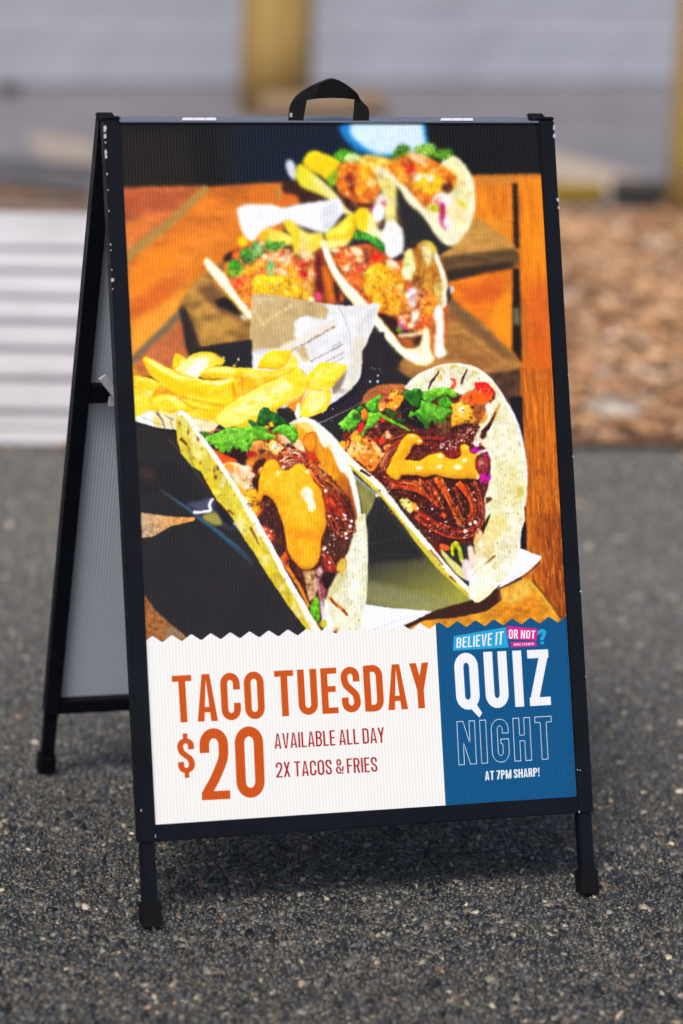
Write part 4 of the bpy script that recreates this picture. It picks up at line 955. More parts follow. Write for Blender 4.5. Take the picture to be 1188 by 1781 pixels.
# pale rim of the left half of the shell
Z(300, 690, 6.6)
S([(60, 200), (110, 180), (170, 220), (240, 320), (420, 580), (600, 840), (760, 1090), (960, 1410), (1120, 1700), (1240, 1910)], 50, (250, 247, 236), 60, blur=1)
Z(430, 880, 5.4)
S([(-30, -20), (46, 90), (144, 240), (262, 450), (380, 680), (498, 880), (598, 1060), (676, 1200), (716, 1260)], 46, (248, 246, 236), 60, blur=1, noise=(.06, 5, 5))
for i in range(40):
    t = rng.random(); x = -20 + 720 * t; y = -20 + 1220 * t ** 1.0
    D(x - 24 + rng.normal(0, 4), y + 12, rng.uniform(6, 14), (214, 196, 120), blur=1.4, op=.45)
# coriander on the near left taco
Z(300, 690, 6.6)
P([(300, 390), (420, 400), (480, 440), (440, 520), (360, 450)], (70, 110, 30), sm=False, blur=2)
S([(430, 410), (480, 390), (560, 372)], 20, (206, 90, 50), 14, blur=1); S([(540, 620), (640, 660), (760, 700)], 30, (40, 14, 20), 20, blur=2)
leaf([(380, 470), (430, 430), (520, 410), (600, 370), (640, 350), (700, 355), (760, 345), (830, 350), (880, 340), (900, 310), (960, 300), (1010, 330), (1060, 340), (1110, 370), (1090, 410), (1130, 420), (1188, 430), (1200, 480), (1100, 490), (1000, 490), (940, 500), (920, 560), (890, 590), (870, 640), (840, 620), (800, 640), (790, 580), (740, 600), (700, 560), (690, 620), (650, 650), (620, 600), (600, 650), (570, 640), (540, 640), (540, 590), (500, 590), (480, 550), (440, 550), (430, 510), (390, 500)], (112, 190, 44), (50, 110, 20))
P([(560, 440), (760, 380), (900, 400), (840, 480), (640, 520)], (130, 206, 66), blur=4, op=.6)
for q in ([(460, 480), (640, 460), (800, 430), (940, 380)], [(640, 460), (580, 540)], [(760, 440), (720, 540)], [(880, 420), (850, 560)], [(700, 450), (640, 390)]):
    S(q, 7, (150, 216, 96), 3, blur=.8, op=.7)
P([(850, 510), (890, 480), (880, 520)], (30, 40, 14), sm=False, blur=.8)
P([(930, 340), (960, 310), (1080, 370), (1000, 380)], (60, 130, 30), blur=2, op=.8)
leaf([(990, 230), (1010, 150), (1060, 115), (1110, 120), (1130, 160), (1180, 170), (1240, 210), (1300, 260), (1360, 330), (1340, 360), (1260, 320), (1180, 330), (1120, 290), (1090, 330), (1020, 320), (980, 290)], (34, 92, 30), (14, 46, 18), .6)
P([(1060, 160), (1150, 190), (1100, 250), (1040, 230)], (50, 120, 40), blur=2.5, op=.7)
leaf([(870, 270), (900, 260), (960, 290), (980, 330), (930, 340), (890, 310)], (50, 110, 60), (30, 70, 40))
leaf([(1130, 400), (1200, 340), (1300, 310), (1360, 340), (1380, 300), (1440, 380), (1460, 440), (1420, 520), (1380, 540), (1330, 470), (1250, 420)], (96, 176, 40), (40, 100, 20))
S([(1330, 330), (1380, 400), (1420, 480)], 8, (160, 220, 110), 4, blur=.8)
P([(1110, 300), (1150, 280), (1180, 340), (1130, 340)], (250, 180, 20), sm=False, blur=1); P([(1050, 340), (1090, 320), (1130, 350), (1090, 360)], (248, 170, 20), sm=False, blur=1)
P([(1410, 190), (1440, 80), (1470, 60), (1480, 200), (1470, 250), (1430, 240)], (244, 242, 220), sm=False, blur=1)
P([(1290, 130), (1340, 120), (1390, 160), (1330, 170)], (40, 40, 56), blur=1.4)
Z(560, 600, 2.64)
# ---- near right taco
SH3 = [(372, 216), (400, 180), (450, 140), (520, 106), (600, 88), (680, 96), (740, 124), (790, 170), (830, 220), (850, 260), (880, 310), (910, 390), (930, 480), (940, 560), (940, 640), (934, 740), (936, 800), (920, 860), (915, 930), (890, 1000), (850, 1070), (800, 1120), (750, 1165), (718, 1182), (700, 1172), (676, 1130), (700, 900), (500, 500)]
P(SH3, (226, 222, 184), blur=.7, noise=(.08, 10, 10), edge=((250, 248, 232), 3, .7))
clip(SH3, .7)
for i in range(150):
    a = rng.uniform(-1.4, 1.5); r = rng.uniform(180, 340)
    x = 640 + r * np.cos(a) * .95; y = 620 + r * 1.6 * np.sin(a)
    D(x, y, rng.uniform(8, 26), [(206, 200, 140), (244, 242, 220), (214, 206, 150), (236, 232, 200)][rng.integers(4)], ry=rng.uniform(8, 30), blur=3.5, op=.5)
P([(800, 560), (880, 500), (920, 560), (930, 700), (860, 820), (800, 900), (770, 800), (790, 680)], (228, 222, 168), blur=7, op=.8, noise=(.1, 8, 8))
P([(860, 600), (900, 590), (900, 700), (860, 690)], (196, 180, 80), blur=5, op=.6); P([(900, 660), (930, 650), (935, 690), (905, 700)], (206, 170, 60), blur=3, op=.7)
P([(740, 800), (850, 780), (860, 830), (800, 900), (740, 900)], (226, 206, 120), blur=5, op=.7)
P([(700, 940), (800, 920), (780, 960), (720, 1000)], (226, 196, 120), blur=4, op=.8)
S([(725, 1030), (760, 1000), (800, 966)], 13, (150, 80, 20), 8, blur=1, noise=(.5, 2, 2)); S([(710, 1030), (750, 1012)], 8, (220, 150, 60), 4, blur=1.4)
P([(620, 1080), (700, 1000), (800, 1020), (760, 1140), (700, 1170)], (246, 242, 214), blur=6, op=.8)
P([(780, 1120), (720, 1184), (680, 1160), (720, 1150)], (246, 226, 160), blur=4)
Z(740, 620, 5.94)
P([(-20, 300), (60, 130), (280, 80), (500, 150), (640, 320), (560, 360), (420, 300), (300, 320), (150, 300)], (220, 216, 184), blur=4, noise=(.12, 6, 6))
for i in range(50):
    D(rng.uniform(20, 520), rng.uniform(110, 330), rng.uniform(10, 30), [(246, 244, 232), (206, 200, 160), (236, 234, 214)][rng.integers(3)], blur=2.6, op=.6)
P([(270, 85), (340, 85), (340, 110), (270, 108)], (220, 176, 50), blur=2.4); P([(500, 150), (550, 155), (540, 180), (500, 170)], (206, 150, 30), blur=2.4); P([(110, 110), (180, 95), (180, 120), (120, 140)], (216, 180, 70), blur=2.6); P([(140, 200), (180, 190), (190, 230), (150, 230)], (226, 176, 60), blur=2.4)
S([(440, 120), (420, 180), (395, 230), (380, 278)], 8, (50, 16, 12), 14, wm=24, blur=.8)
S([(155, 140), (110, 210), (70, 270), (40, 335)], 10, (52, 18, 12), 16, wm=26, blur=.8)
P([(255, 215), (320, 230), (330, 280), (300, 340), (260, 330), (300, 270)], (214, 60, 30), sm=False, blur=1.1); S([(290, 250), (310, 280), (290, 330)], 8, (240, 150, 110), 4, blur=.8)
S([(780, 490), (740, 560), (700, 650), (640, 740), (590, 800)], 14, (176, 76, 30), 40, blur=1.6)
S([(740, 570), (700, 660), (650, 740), (600, 790)], 20, (46, 12, 14), 50, blur=1)
P([(580, 800), (640, 780), (640, 830), (590, 860)], (70, 34, 20), blur=1.4)
S([(790, 470), (750, 560), (700, 690)], 14, (226, 160, 60), 12, blur=2.2, op=.8)
Z(560, 600, 2.64)
P([(745, 830), (775, 780), (770, 800), (745, 870)], (60, 26, 14), blur=1); P([(755, 700), (785, 700), (760, 722)], (90, 50, 20), blur=1)
clip()
S([(372, 216), (400, 178), (450, 138), (520, 104), (600, 86), (680, 94), (740, 122), (790, 168), (830, 220), (850, 260)], 10, (248, 246, 236), 10, blur=1, op=.8)
S([(850, 262), (880, 310), (912, 395), (932, 480), (941, 560), (941, 640), (935, 740)], 14, (250, 250, 244), 12, blur=1.2, op=.85)
S([(790, 150), (850, 240), (884, 300), (918, 390), (946, 520)], 5, (60, 40, 90), 4, blur=1, op=.4)
# filling
FILL = [(100, 440), (130, 390), (190, 350), (260, 280), (330, 200), (380, 200), (440, 210), (640, 220), (720, 230), (790, 200), (795, 260), (740, 340), (700, 420), (760, 480), (780, 560), (770, 640), (750, 720), (750, 790), (720, 870), (690, 910), (600, 920), (540, 930), (440, 830), (340, 700), (240, 600), (160, 540)]
P(FILL, (84, 28, 20), blur=1.2, noise=(.5, 6, 6))
P([(640, 240), (760, 190), (740, 300), (690, 380), (640, 390)], (206, 120, 60), blur=2, noise=(.4, 6, 6))
P([(190, 250), (260, 190), (380, 180), (360, 240), (260, 290)], (176, 100, 52), blur=2, noise=(.3, 6, 6))
Z(580, 620, 5.94)
crumbs(44, (140, 760, 620, 1000), [(180, 50, 26), (120, 30, 20), (226, 120, 60), (70, 20, 16), (206, 80, 40)], (14, 40), 1.2)
crumbs(20, (420, 600, 820, 860), [(60, 24, 22), (90, 34, 24), (120, 60, 30), (46, 20, 22)], (20, 50), 1.6)
P([(580, 420), (640, 335), (680, 350), (670, 390), (730, 400), (740, 440), (690, 520), (640, 560), (540, 520), (560, 460)], (246, 150, 30), sm=False, blur=1, noise=(.3, 4, 4)); P([(590, 430), (640, 340), (676, 352), (640, 420)], (246, 196, 60), sm=False, blur=1)
P([(470, 490), (530, 480), (540, 540), (490, 560)], (246, 150, 60), blur=1.2)
for x, y, r, c in ((505, 375, 18, (214, 40, 40)), (560, 395, 20, (190, 40, 70)), (570, 450, 20, (160, 20, 50)), (740, 560, 22, (226, 120, 60)), (740, 555, 9, (60, 26, 26)), (520, 655, 22, (226, 40, 40)), (575, 820, 28, (206, 190, 130)), (516, 870, 36, (226, 50, 30)), (650, 515, 14, (255, 226, 190)), (510, 545, 10, (255, 230, 200)), (450, 720, 12, (240, 210, 190))):
    D(x, y, r, c, blur=1.2)
P([(260, 730), (290, 680), (330, 700), (300, 770), (270, 790)], (226, 24, 36), blur=1)
P([(150, 870), (200, 800), (240, 780), (330, 840), (420, 880), (460, 950), (550, 1030), (540, 1060), (480, 1100), (440, 1170), (380, 1180), (280, 1090), (200, 1040), (150, 970)], (244, 150, 50), blur=1.2, noise=(.35, 6, 6), puff=(4, .25))
P([(150, 920), (260, 880), (300, 940), (200, 1020)], (250, 196, 110), blur=2.5); P([(300, 930), (360, 940), (330, 1000), (280, 980)], (252, 206, 120), blur=2); P([(330, 820), (380, 830), (430, 890), (380, 900)], (234, 110, 40), blur=1.6)
P([(400, 890), (440, 890), (550, 1020), (520, 1050), (430, 950)], (250, 190, 120), blur=1.2); D(385, 870, 12, (50, 20, 16))
P([(300, 1030), (380, 1010), (450, 1120), (400, 1170), (330, 1120)], (240, 120, 16), blur=2); D(400, 1075, 16, (255, 226, 190)); D(320, 1040, 14, (255, 220, 160))
P([(70, 890), (100, 868), (135, 880), (130, 960), (90, 960)], (244, 160, 40), blur=1.2); S([(150, 850), (180, 860), (160, 950)], 30, (150, 40, 26), 20, blur=1.2)
P([(210, 790), (260, 770), (290, 850), (210, 880)], (244, 170, 40), blur=1.4)
P([(530, 930), (590, 900), (600, 930), (550, 970)], (240, 170, 50), blur=1); S([(600, 850), (660, 830), (720, 815)], 12, (190, 110, 60), 6, blur=1)
P([(860, 420), (930, 420), (920, 460), (870, 460)], (110, 60, 40), blur=1.4)
# pulled meat strands
MEAT2 = [(150, 36, 16), (196, 60, 14), (110, 22, 16), (226, 84, 14), (80, 16, 14), (130, 30, 26)]
shreds(26, [(560, 1020), (640, 960), (760, 900), (900, 880), (1100, 870), (1200, 880)], 30, [(120, 26, 24), (150, 40, 30), (90, 18, 20), (180, 60, 40)], (10, 26))
shreds(16, [(500, 1180), (540, 1080), (600, 1000), (680, 930)], 26, [(206, 90, 50), (150, 40, 30), (230, 140, 90)], (8, 20))
Z(620, 780, 4.95)
P([(190, 230), (260, 250), (400, 240), (560, 230), (820, 240), (1050, 260), (1110, 420), (1110, 600), (1050, 760), (960, 820), (760, 830), (640, 760), (480, 560), (300, 380)], (64, 20, 14), blur=1.6, noise=(.4, 5, 5))
shreds(18, [(220, 260), (330, 310), (440, 330), (560, 380), (660, 450), (730, 520)], 20, MEAT2, (12, 30))
shreds(12, [(420, 280), (500, 300), (560, 320), (600, 390)], 22, [(226, 110, 40), (206, 90, 30), (150, 40, 24)], (10, 22))
shreds(14, [(560, 240), (620, 300), (680, 400), (720, 500)], 18, MEAT2, (10, 24))
for q, w, c in (([(700, 240), (760, 360), (830, 480), (900, 660)], 80, (226, 80, 8)), ([(880, 290), (950, 380), (1010, 500), (980, 640)], 60, (216, 66, 10)), ([(1020, 280), (1070, 380), (1090, 480), (1080, 600)], 34, (150, 60, 20)), ([(850, 330), (890, 430), (930, 560)], 26, (150, 50, 16)), ([(310, 320), (440, 340), (600, 400), (720, 510)], 44, (190, 60, 16)), ([(740, 560), (770, 580), (760, 600)], 40, (226, 70, 14))):
    S(np.array(q) + (4, 10), w * 1.15, (26, 8, 8), w * .5, blur=1.6, op=.9)
    S(q, w, c, w * .35, blur=.9, noise=(.45, 3, 8), puff=(3, .4))
shreds(12, [(760, 330), (820, 450), (880, 580), (920, 680)], 14, [(240, 100, 14), (200, 60, 10)], (5, 12)); shreds(12, [(920, 300), (990, 420), (1010, 540), (960, 650)], 14, [(240, 90, 20), (180, 40, 10)], (5, 12))
for k in range(5):
    o = k * 22
    q = [(500 + o * .2, 500 + o), (600, 570 + o), (720, 640 + o), (860, 690 + o * .9), (980, 690 + o * .8), (1070, 610 + o), (1100 + o * .1, 480 + o)]
    S(np.array(q) + (2, 8), 24, (20, 6, 8), 16, blur=1.4); S(q, 18, MEAT2[k % 3], 10, blur=.8, noise=(.5, 4, 4), puff=(2, .4))
    for j in range(10):
        a = rng.random(); p = spline(np.array(q, float), False, 8); p = p[int(a * (len(p) - 2))]; D(p[0], p[1] - 4, rng.uniform(3, 8), (250, 214, 190), blur=.8, op=.8)
shreds(10, [(1000, 280), (1060, 380), (1085, 500), (1070, 620)], 12, MEAT2, (6, 14))
P([(380, 450), (430, 425), (505, 480), (500, 530), (460, 550)], (216, 214, 110), blur=1.2, grad=((400, 450), (480, 530), (236, 226, 130)))
P([(480, 460), (530, 480), (540, 520), (500, 530)], (236, 140, 40), blur=1.4)
specks(70, (250, 240, 760, 520), (250, 190, 140), (3, 8), .8, .75, 25); specks(60, (720, 280, 1100, 720), (250, 190, 150), (3, 8), .8, .75, 25); specks(36, (480, 560, 1080, 780), (246, 200, 180), (3, 8), .8, .75, 20)
for x, y, r in ((1030, 630, 16), (990, 650, 12), (945, 712, 16), (640, 710, 10), (800, 352, 10), (535, 515, 12), (660, 518, 10), (1018, 380, 8), (1030, 440, 8)):
    D(x, y, r, (250, 236, 236), blur=.8)
P([(640, 790), (760, 830), (830, 840), (760, 900), (700, 900)], (90, 30, 22), blur=1.6, noise=(.5, 4, 4))
P([(1060, 720), (1120, 620), (1160, 560), (1150, 610), (1090, 720)], (50, 20, 14), blur=1.4); P([(1110, 440), (1180, 430), (1130, 470)], (90, 50, 20), blur=1.2)
P([(1040, 720), (1080, 700), (1100, 760), (1060, 800), (1040, 860), (1020, 800)], (240, 170, 90), blur=1.8)
# lettuce and cabbage at the tip
Z(740, 880, 4.4)
P([(200, 330), (210, 290), (240, 262), (270, 290), (290, 360), (300, 430), (270, 420), (250, 330), (220, 390)], (190, 200, 30), blur=1, noise=(.3, 4, 6))
P([(130, 330), (200, 400), (290, 480), (340, 560), (270, 540), (180, 440), (130, 360)], (214, 206, 120), blur=1.2)
P([(120, 290), (190, 310), (180, 340), (130, 330)], (226, 90, 40), blur=1.2)
P([(330, 320), (370, 310), (390, 380), (440, 400), (380, 470), (350, 440)], (246, 214, 190), blur=1.6)
P([(290, 420), (340, 410), (370, 480), (380, 580), (310, 560), (290, 500)], (236, 206, 206), blur=1.8, noise=(.15, 4, 4))
P([(330, 500), (380, 490), (390, 570), (350, 600)], (250, 236, 240), blur=2); D(235, 340, 14, (46, 30, 12), ry=26, blur=1.6)
S([(360, 490), (440, 430), (480, 380)], 20, (250, 240, 214), 8, blur=1.6)
# red cabbage on the right
Z(740, 620, 5.94)
P([(460, 960), (520, 940), (600, 950), (560, 990), (480, 985)], (180, 10, 150), blur=1); S([(650, 960), (690, 990), (700, 1020)], 12, (120, 20, 140), 6, blur=1)
P([(500, 880), (570, 840), (600, 870), (560, 930), (520, 930)], (240, 206, 200), blur=1.2); P([(560, 900), (590, 890), (570, 930)], (150, 40, 60), blur=1)
P([(530, 1090), (560, 1050), (640, 1040), (660, 1120), (650, 1180), (560, 1190)], (140, 40, 54), blur=1.2, noise=(.4, 4, 4)); P([(560, 1070), (600, 1060), (620, 1130), (590, 1150)], (190, 110, 110), blur=1.8)
S([(600, 1020), (650, 1020), (680, 1070)], 24, (176, 16, 110), 12, blur=1)
S([(500, 1050), (580, 990), (660, 970), (700, 1030), (710, 1120), (690, 1200)], 30, (250, 240, 226), 22, blur=1.2)
Z(620, 780, 4.95)
P([(1060, 240), (1100, 210), (1165, 230), (1160, 270), (1110, 310), (1070, 280)], (186, 0, 150), blur=1); P([(1060, 290), (1120, 300), (1110, 350), (1080, 370)], (80, 20, 30), blur=1.2)
S([(1180, 180), (1190, 280), (1150, 360), (1120, 430), (1120, 460)], 22, (240, 226, 190), 10, blur=1.2)
# orange-yellow sauce
SB = [(265, 190), (290, 140), (320, 80), (350, 20), (370, -30), (400, -80), (440, -120), (490, -130), (530, -118), (560, -90), (580, -50), (545, -30), (520, -40), (490, -20), (470, 20), (440, 70), (430, 96), (520, 102), (560, 105), (620, 60), (690, 40), (750, 36), (780, 70), (830, 90), (880, 80), (905, 50), (900, 0), (910, -30), (945, -40), (975, -20), (980, 20), (1010, 40), (1060, 50), (1040, 80), (1034, 110), (1036, 170), (1060, 215), (1070, 240), (1046, 262), (960, 258), (860, 262), (760, 240), (660, 226), (600, 240), (540, 230), (440, 224), (400, 230), (380, 262), (330, 265), (280, 230)]
P([(x + 6, y + 18) for x, y in SB], (40, 8, 6), blur=2.6, op=.75)
P(SB, (247, 172, 12), blur=.8, noise=(.08, 6, 6), puff=(4, .26, .2, 1.), edge=((210, 96, 4), 2, .5))
clip(SB, .8)
P([(300, 150), (450, 120), (640, 90), (760, 70), (960, 90), (1010, 160), (900, 190), (640, 180), (400, 190)], (252, 194, 36), blur=6, op=.8)
for i in range(70):
    D(rng.uniform(280, 1050), rng.uniform(-100, 250), rng.uniform(2.5, 7), [(206, 126, 4), (226, 150, 10), (253, 214, 90)][rng.integers(3)], blur=1, op=.5)
clip()
for x, y, a, b in ((552, 165, 30, 20), (728, 62, 22, 20), (722, 154, 28, 16), (880, 160, 36, 24), (940, 100, 24, 18), (490, -108, 20, 12), (960, -10, 10, 8), (550, -68, 26, 10)):
    D(x, y, a, (255, 240, 190), ry=b, blur=1.8); D(x, y, a * .5, (255, 253, 240), ry=b * .5, blur=1.2)
P([(1042, 220), (1066, 225), (1060, 255), (1040, 260)], (250, 220, 150), blur=1)
# glossy dark meat above the sauce, tomato, dollop
Z(740, 620, 5.94)
P([(200, 960), (280, 930), (360, 900), (370, 1020), (310, 1050), (220, 1030)], (110, 20, 14), blur=1.4, noise=(.5, 4, 6))
P([(290, 760), (380, 700), (480, 690), (520, 680), (560, 760), (460, 900), (380, 860), (300, 850)], (76, 24, 22), blur=1.6, noise=(.5, 4, 4))
shreds(20, [(0, 930), (120, 900), (240, 890), (360, 880)], 26, [(130, 30, 26), (160, 50, 34), (100, 20, 22)], (10, 22))
shreds(16, [(380, 880), (440, 800), (500, 740), (560, 700)], 26, [(176, 70, 40), (130, 40, 26), (206, 110, 50), (90, 24, 20)], (8, 20))
specks(40, (160, 870, 330, 960), (250, 220, 214), (4, 10), .8, .85, 15); specks(44, (330, 740, 560, 900), (250, 214, 190), (4, 10), .8, .85, 20)
P([(130, 650), (280, 560), (300, 720), (280, 760), (160, 800)], (110, 70, 36), blur=2.5)
P([(240, 470), (300, 480), (380, 470), (450, 500), (500, 570), (520, 650), (500, 690), (420, 690), (330, 720), (290, 760), (280, 640), (290, 540)], (248, 166, 26), blur=1, puff=(4, .25, .2, 1.), noise=(.08, 8, 8))
P([(300, 520), (360, 490), (440, 530), (480, 620), (380, 640), (300, 600)], (252, 190, 66), blur=4, op=.7)
D(385, 550, 30, (255, 236, 190), ry=40, blur=2); D(345, 496, 16, (255, 230, 190), ry=8, blur=1.2)
P([(270, 740), (330, 710), (420, 690), (500, 695), (480, 730), (360, 760), (290, 790)], (50, 16, 20), blur=1.6)
P([(395, 430), (440, 390), (520, 360), (620, 380), (700, 420), (660, 470), (560, 510), (470, 500)], (246, 92, 6), blur=1, noise=(.15, 5, 5))
P([(500, 510), (600, 480), (640, 560), (600, 650), (540, 660), (500, 570)], (150, 80, 36), blur=2)
P([(520, 270), (560, 262), (640, 264), (690, 310), (712, 340), (712, 410), (660, 410), (580, 370), (530, 330)], (226, 20, 14), blur=.9, noise=(.2, 5, 5), puff=(3, .3))
specks(18, (560, 300, 680, 380), (250, 170, 130), (4, 10), .9, .8, 20); P([(590, 360), (670, 370), (700, 420), (620, 410)], (246, 70, 10), blur=1.6)
P([(630, 500), (740, 440), (760, 490), (700, 600), (620, 640), (640, 560)], (244, 236, 206), blur=2); P([(590, 640), (640, 580), (660, 640), (580, 700)], (226, 140, 40), blur=2)
D(500, 525, 16, (50, 26, 20), blur=1)
D(475, 310, 34, (244, 240, 220), blur=2.4); D(380, 360, 40, (240, 236, 220), ry=30, blur=2.4)
# coriander on the near right taco
Z(580, 620, 5.94)
P([(690, 520), (760, 400), (900, 420), (1000, 500), (1040, 640), (960, 760), (840, 720), (720, 640)], (30, 22, 26), sm=False, blur=2)
leaf([(720, 380), (750, 350), (820, 345), (850, 325), (910, 330), (925, 370), (925, 440), (900, 520), (830, 520), (780, 460), (740, 420)], (44, 110, 22), (16, 50, 12), .5)
leaf([(920, 360), (980, 350), (1040, 330), (1120, 325), (1188, 320), (1250, 340), (1290, 400), (1250, 430), (1188, 390), (1120, 420), (1040, 460), (990, 470), (930, 440)], (110, 190, 40), (50, 110, 20))
leaf([(920, 450), (1020, 470), (1080, 500), (1150, 520), (1230, 540), (1240, 600), (1170, 600), (1170, 680), (1140, 660), (1110, 695), (1090, 650), (1060, 710), (1030, 650), (1000, 690), (985, 740), (950, 745), (945, 690), (900, 660), (860, 600), (800, 640), (780, 620), (800, 555), (840, 570), (900, 540)], (84, 166, 32), (26, 80, 14), .4)
P([(960, 480), (1080, 520), (1188, 560), (1100, 620), (980, 580)], (120, 200, 56), blur=3, op=.7)
P([(860, 560), (960, 660), (980, 740), (940, 700)], (40, 90, 26), blur=1.6, op=.8)
S([(930, 460), (1020, 540), (1100, 640)], 7, (150, 216, 90), 3, blur=.8); S([(940, 440), (1060, 390), (1200, 350)], 7, (150, 216, 90), 3, blur=.8)
S([(1025, 465), (1070, 440), (1150, 400)], 14, (30, 40, 20), 8, blur=1)
P([(1080, 440), (1188, 400), (1240, 470), (1200, 540), (1100, 500)], (70, 150, 30), sm=False, blur=1.4, noise=(.4, 4, 4))
leaf([(330, 500), (400, 440), (470, 400), (550, 365), (520, 400), (480, 440), (470, 520), (480, 570), (420, 570), (370, 560)], (80, 166, 36), (30, 90, 20), .5)
leaf([(240, 540), (280, 510), (330, 520), (300, 560), (280, 570)], (50, 120, 30), (24, 70, 16))
leaf([(50, 700), (120, 640), (180, 570), (215, 535), (260, 560), (290, 600), (300, 650), (270, 690), (240, 740), (220, 780), (190, 740), (170, 790), (145, 750), (110, 785), (110, 745), (75, 745), (90, 715)], (104, 186, 44), (40, 110, 20), .4)
P([(215, 600), (270, 580), (295, 640), (240, 660), (200, 640)], (30, 80, 30), blur=2, op=.8); S([(60, 700), (160, 630), (220, 550)], 6, (160, 220, 110), 3, blur=.8)
leaf([(290, 560), (330, 530), (360, 560), (370, 640), (320, 680), (300, 640)], (240, 130, 26), (206, 90, 10))
leaf([(370, 570), (440, 575), (490, 570), (490, 650), (440, 690), (400, 740), (360, 740), (330, 800), (310, 850), (295, 810), (310, 760), (350, 700), (360, 620)], (112, 190, 44), (50, 120, 24), .4)
S([(470, 580), (560, 640), (680, 700), (800, 765)], 40, (110, 190, 24), 20, blur=.9, puff=(3, .3))
leaf([(540, 540), (600, 540), (640, 590), (650, 560), (680, 580), (660, 620), (620, 640), (560, 600)], (40, 90, 26), (20, 50, 14), .5)
leaf([(640, 640), (700, 640), (750, 660), (720, 700), (660, 690)], (30, 80, 30), (16, 40, 16), .5)
# lower half of the shell: rim running down to the tip
Z(560, 600, 2.64)
RIM = [(-10, 380), (60, 440), (130, 520), (180, 555), (240, 610), (300, 680), (370, 770), (450, 860), (530, 950), (600, 1040), (650, 1090), (690, 1130), (720, 1182), (690, 1172), (640, 1130), (560, 1050), (480, 960), (400, 850), (320, 750), (250, 670), (190, 620), (140, 560), (60, 470)]
P([(120, 545), (200, 625), (280, 700), (360, 800), (440, 910), (520, 1010), (600, 1090), (690, 1170), (640, 1090), (530, 960), (440, 860), (360, 770), (250, 640), (170, 570)], (206, 186, 50), sm=False, blur=1, noise=(.2, 6, 6))
S([(-10, 395), (70, 465), (150, 545), (230, 612), (310, 700), (400, 815), (500, 930), (590, 1040), (660, 1110), (710, 1165)], 30, (250, 244, 222), 24, wm=24, blur=1, noise=(.05, 6, 6))
S([(140, 560), (230, 640), (310, 730), (400, 850), (500, 970), (600, 1075), (680, 1150)], 10, (216, 190, 60), 10, blur=1.4, op=.8)
S([(180, 572), (210, 590), (228, 604)], 13, (50, 26, 24), 9, blur=.8); D(268, 668, 5, (110, 60, 30)); D(404, 722, 5, (90, 70, 30))
S([(500, 940), (540, 985), (560, 1010)], 9, (130, 80, 20), 6, blur=1.2); S([(590, 1060), (620, 1090)], 9, (120, 66, 20), 6, blur=1.2)
for i in range(26):
    t = rng.random(); D(150 + 520 * t, 580 + 560 * t, rng.uniform(2, 6), [(150, 100, 20), (190, 150, 40)][rng.integers(2)], blur=1.2, op=.6)
# photographic texture over the picture part of the print
CLIP[0] = None
# meat and salsa: clumps, gaps and wet glints
ZL, ZR = (430, 880, 5.4), (560, 600, 2.64)
fl = area(ZL, [(0, -60), (20, -500), (330, -700), (560, -560), (760, -330), (980, -60), (1020, 120), (1000, 280), (950, 440), (860, 620), (760, 760), (700, 900), (600, 900), (480, 720), (340, 500), (180, 240)])
fr = area(ZR, FILL)
sauce = np.maximum(area((430, 700, 5.4), SAUCE, 1), area((620, 780, 4.95), SB, 1))
lf = ((img[..., 1] > img[..., 0] * 1.12) & (img[..., 1] > img[..., 2] * 1.2)).astype(np.float32); lf = gblur(lf, 1.0)
fill = np.clip(np.maximum(fl, fr) - sauce * 1.2 - lf, 0, 1)
n1, n2, n3 = N(7, 5), N(3.2, 2.6), N(11)
img *= (1 + fill * (.3 * n1 + .18 * n2))[..., None]
shift(fill * np.clip((n3 - .12) * 5, 0, 1), (206, 96, 34), .14)
shift(fill * np.clip((-n1 - .34) * 6, 0, 1), (34, 10, 8), .55)
shift(fill * np.clip((N(2.4, 2.2, 2) - .42) * 9, 0, 1), (255, 216, 190), .5)
# sauce: mottled, thin at the rim, paler ridge
n4 = N(9)
shift(sauce * np.clip(n4 * 2.2, 0, 1), (255, 204, 74), .3); shift(sauce * np.clip(-n4 * 2.2, 0, 1), (232, 138, 10), .32)
shift(sauce * np.clip((N(1.8, 1.8, 2) - .3) * 8, 0, 1), (170, 90, 10), .3)
# tortillas: blisters, toasted freckles, translucent patches
shell = np.maximum(area((300, 690, 6.6), SH2, .8, False), area(ZR, SH3, .8))
shell = np.maximum(shell, area(ZL, [(1060, 70), (1120, 70), (1145, 400), (1130, 880), (1050, 1190), (860, 1190), (740, 1000), (840, 640), (950, 460)], 1))
warm = (img[..., 0] - img[..., 2]) > 20
shell = np.clip(shell * (img.min(2) > 20) * ((img.mean(2) > 120)) - np.maximum(fl, fr) * .9 - sauce - lf, 0, 1); shell = gblur(shell, .8)
n5, n6 = N(13, 16), N(5)
shift(shell * np.clip((n5 - .0) * 2, 0, 1), (252, 248, 232), .5); shift(shell * np.clip((-n5 - .05) * 2, 0, 1), (210, 192, 116), .36)
img *= (1 + shell * .09 * n6)[..., None]
shift(shell * np.clip((N(4.5, 4.5, 2) - .40) * 8, 0, 1), (160, 106, 40), .45)
# fries: dry floury skin and golden edges
fry = area((205, 560, 5.4), [(150, 500), (260, 330), (540, 300), (800, 280), (1100, 330), (1500, 330), (1980, 320), (2140, 420), (1900, 760), (1500, 860), (1188, 930), (800, 950), (560, 830), (150, 870)], 1) * (img[..., 2] < 190) * (img[..., 0] > 170) * (img[..., 1] > 120)
fry = gblur(fry.astype(np.float32), 1.2); n7 = N(12, 6)
shift(fry * np.clip((n7 - .02) * 4, 0, 1), (255, 242, 150), .34); shift(fry * np.clip((-n7 - .12) * 4, 0, 1), (242, 184, 10), .25)
# herbs: darker folds
img *= (1 + lf * (.35 * N(5) - .04))[..., None]
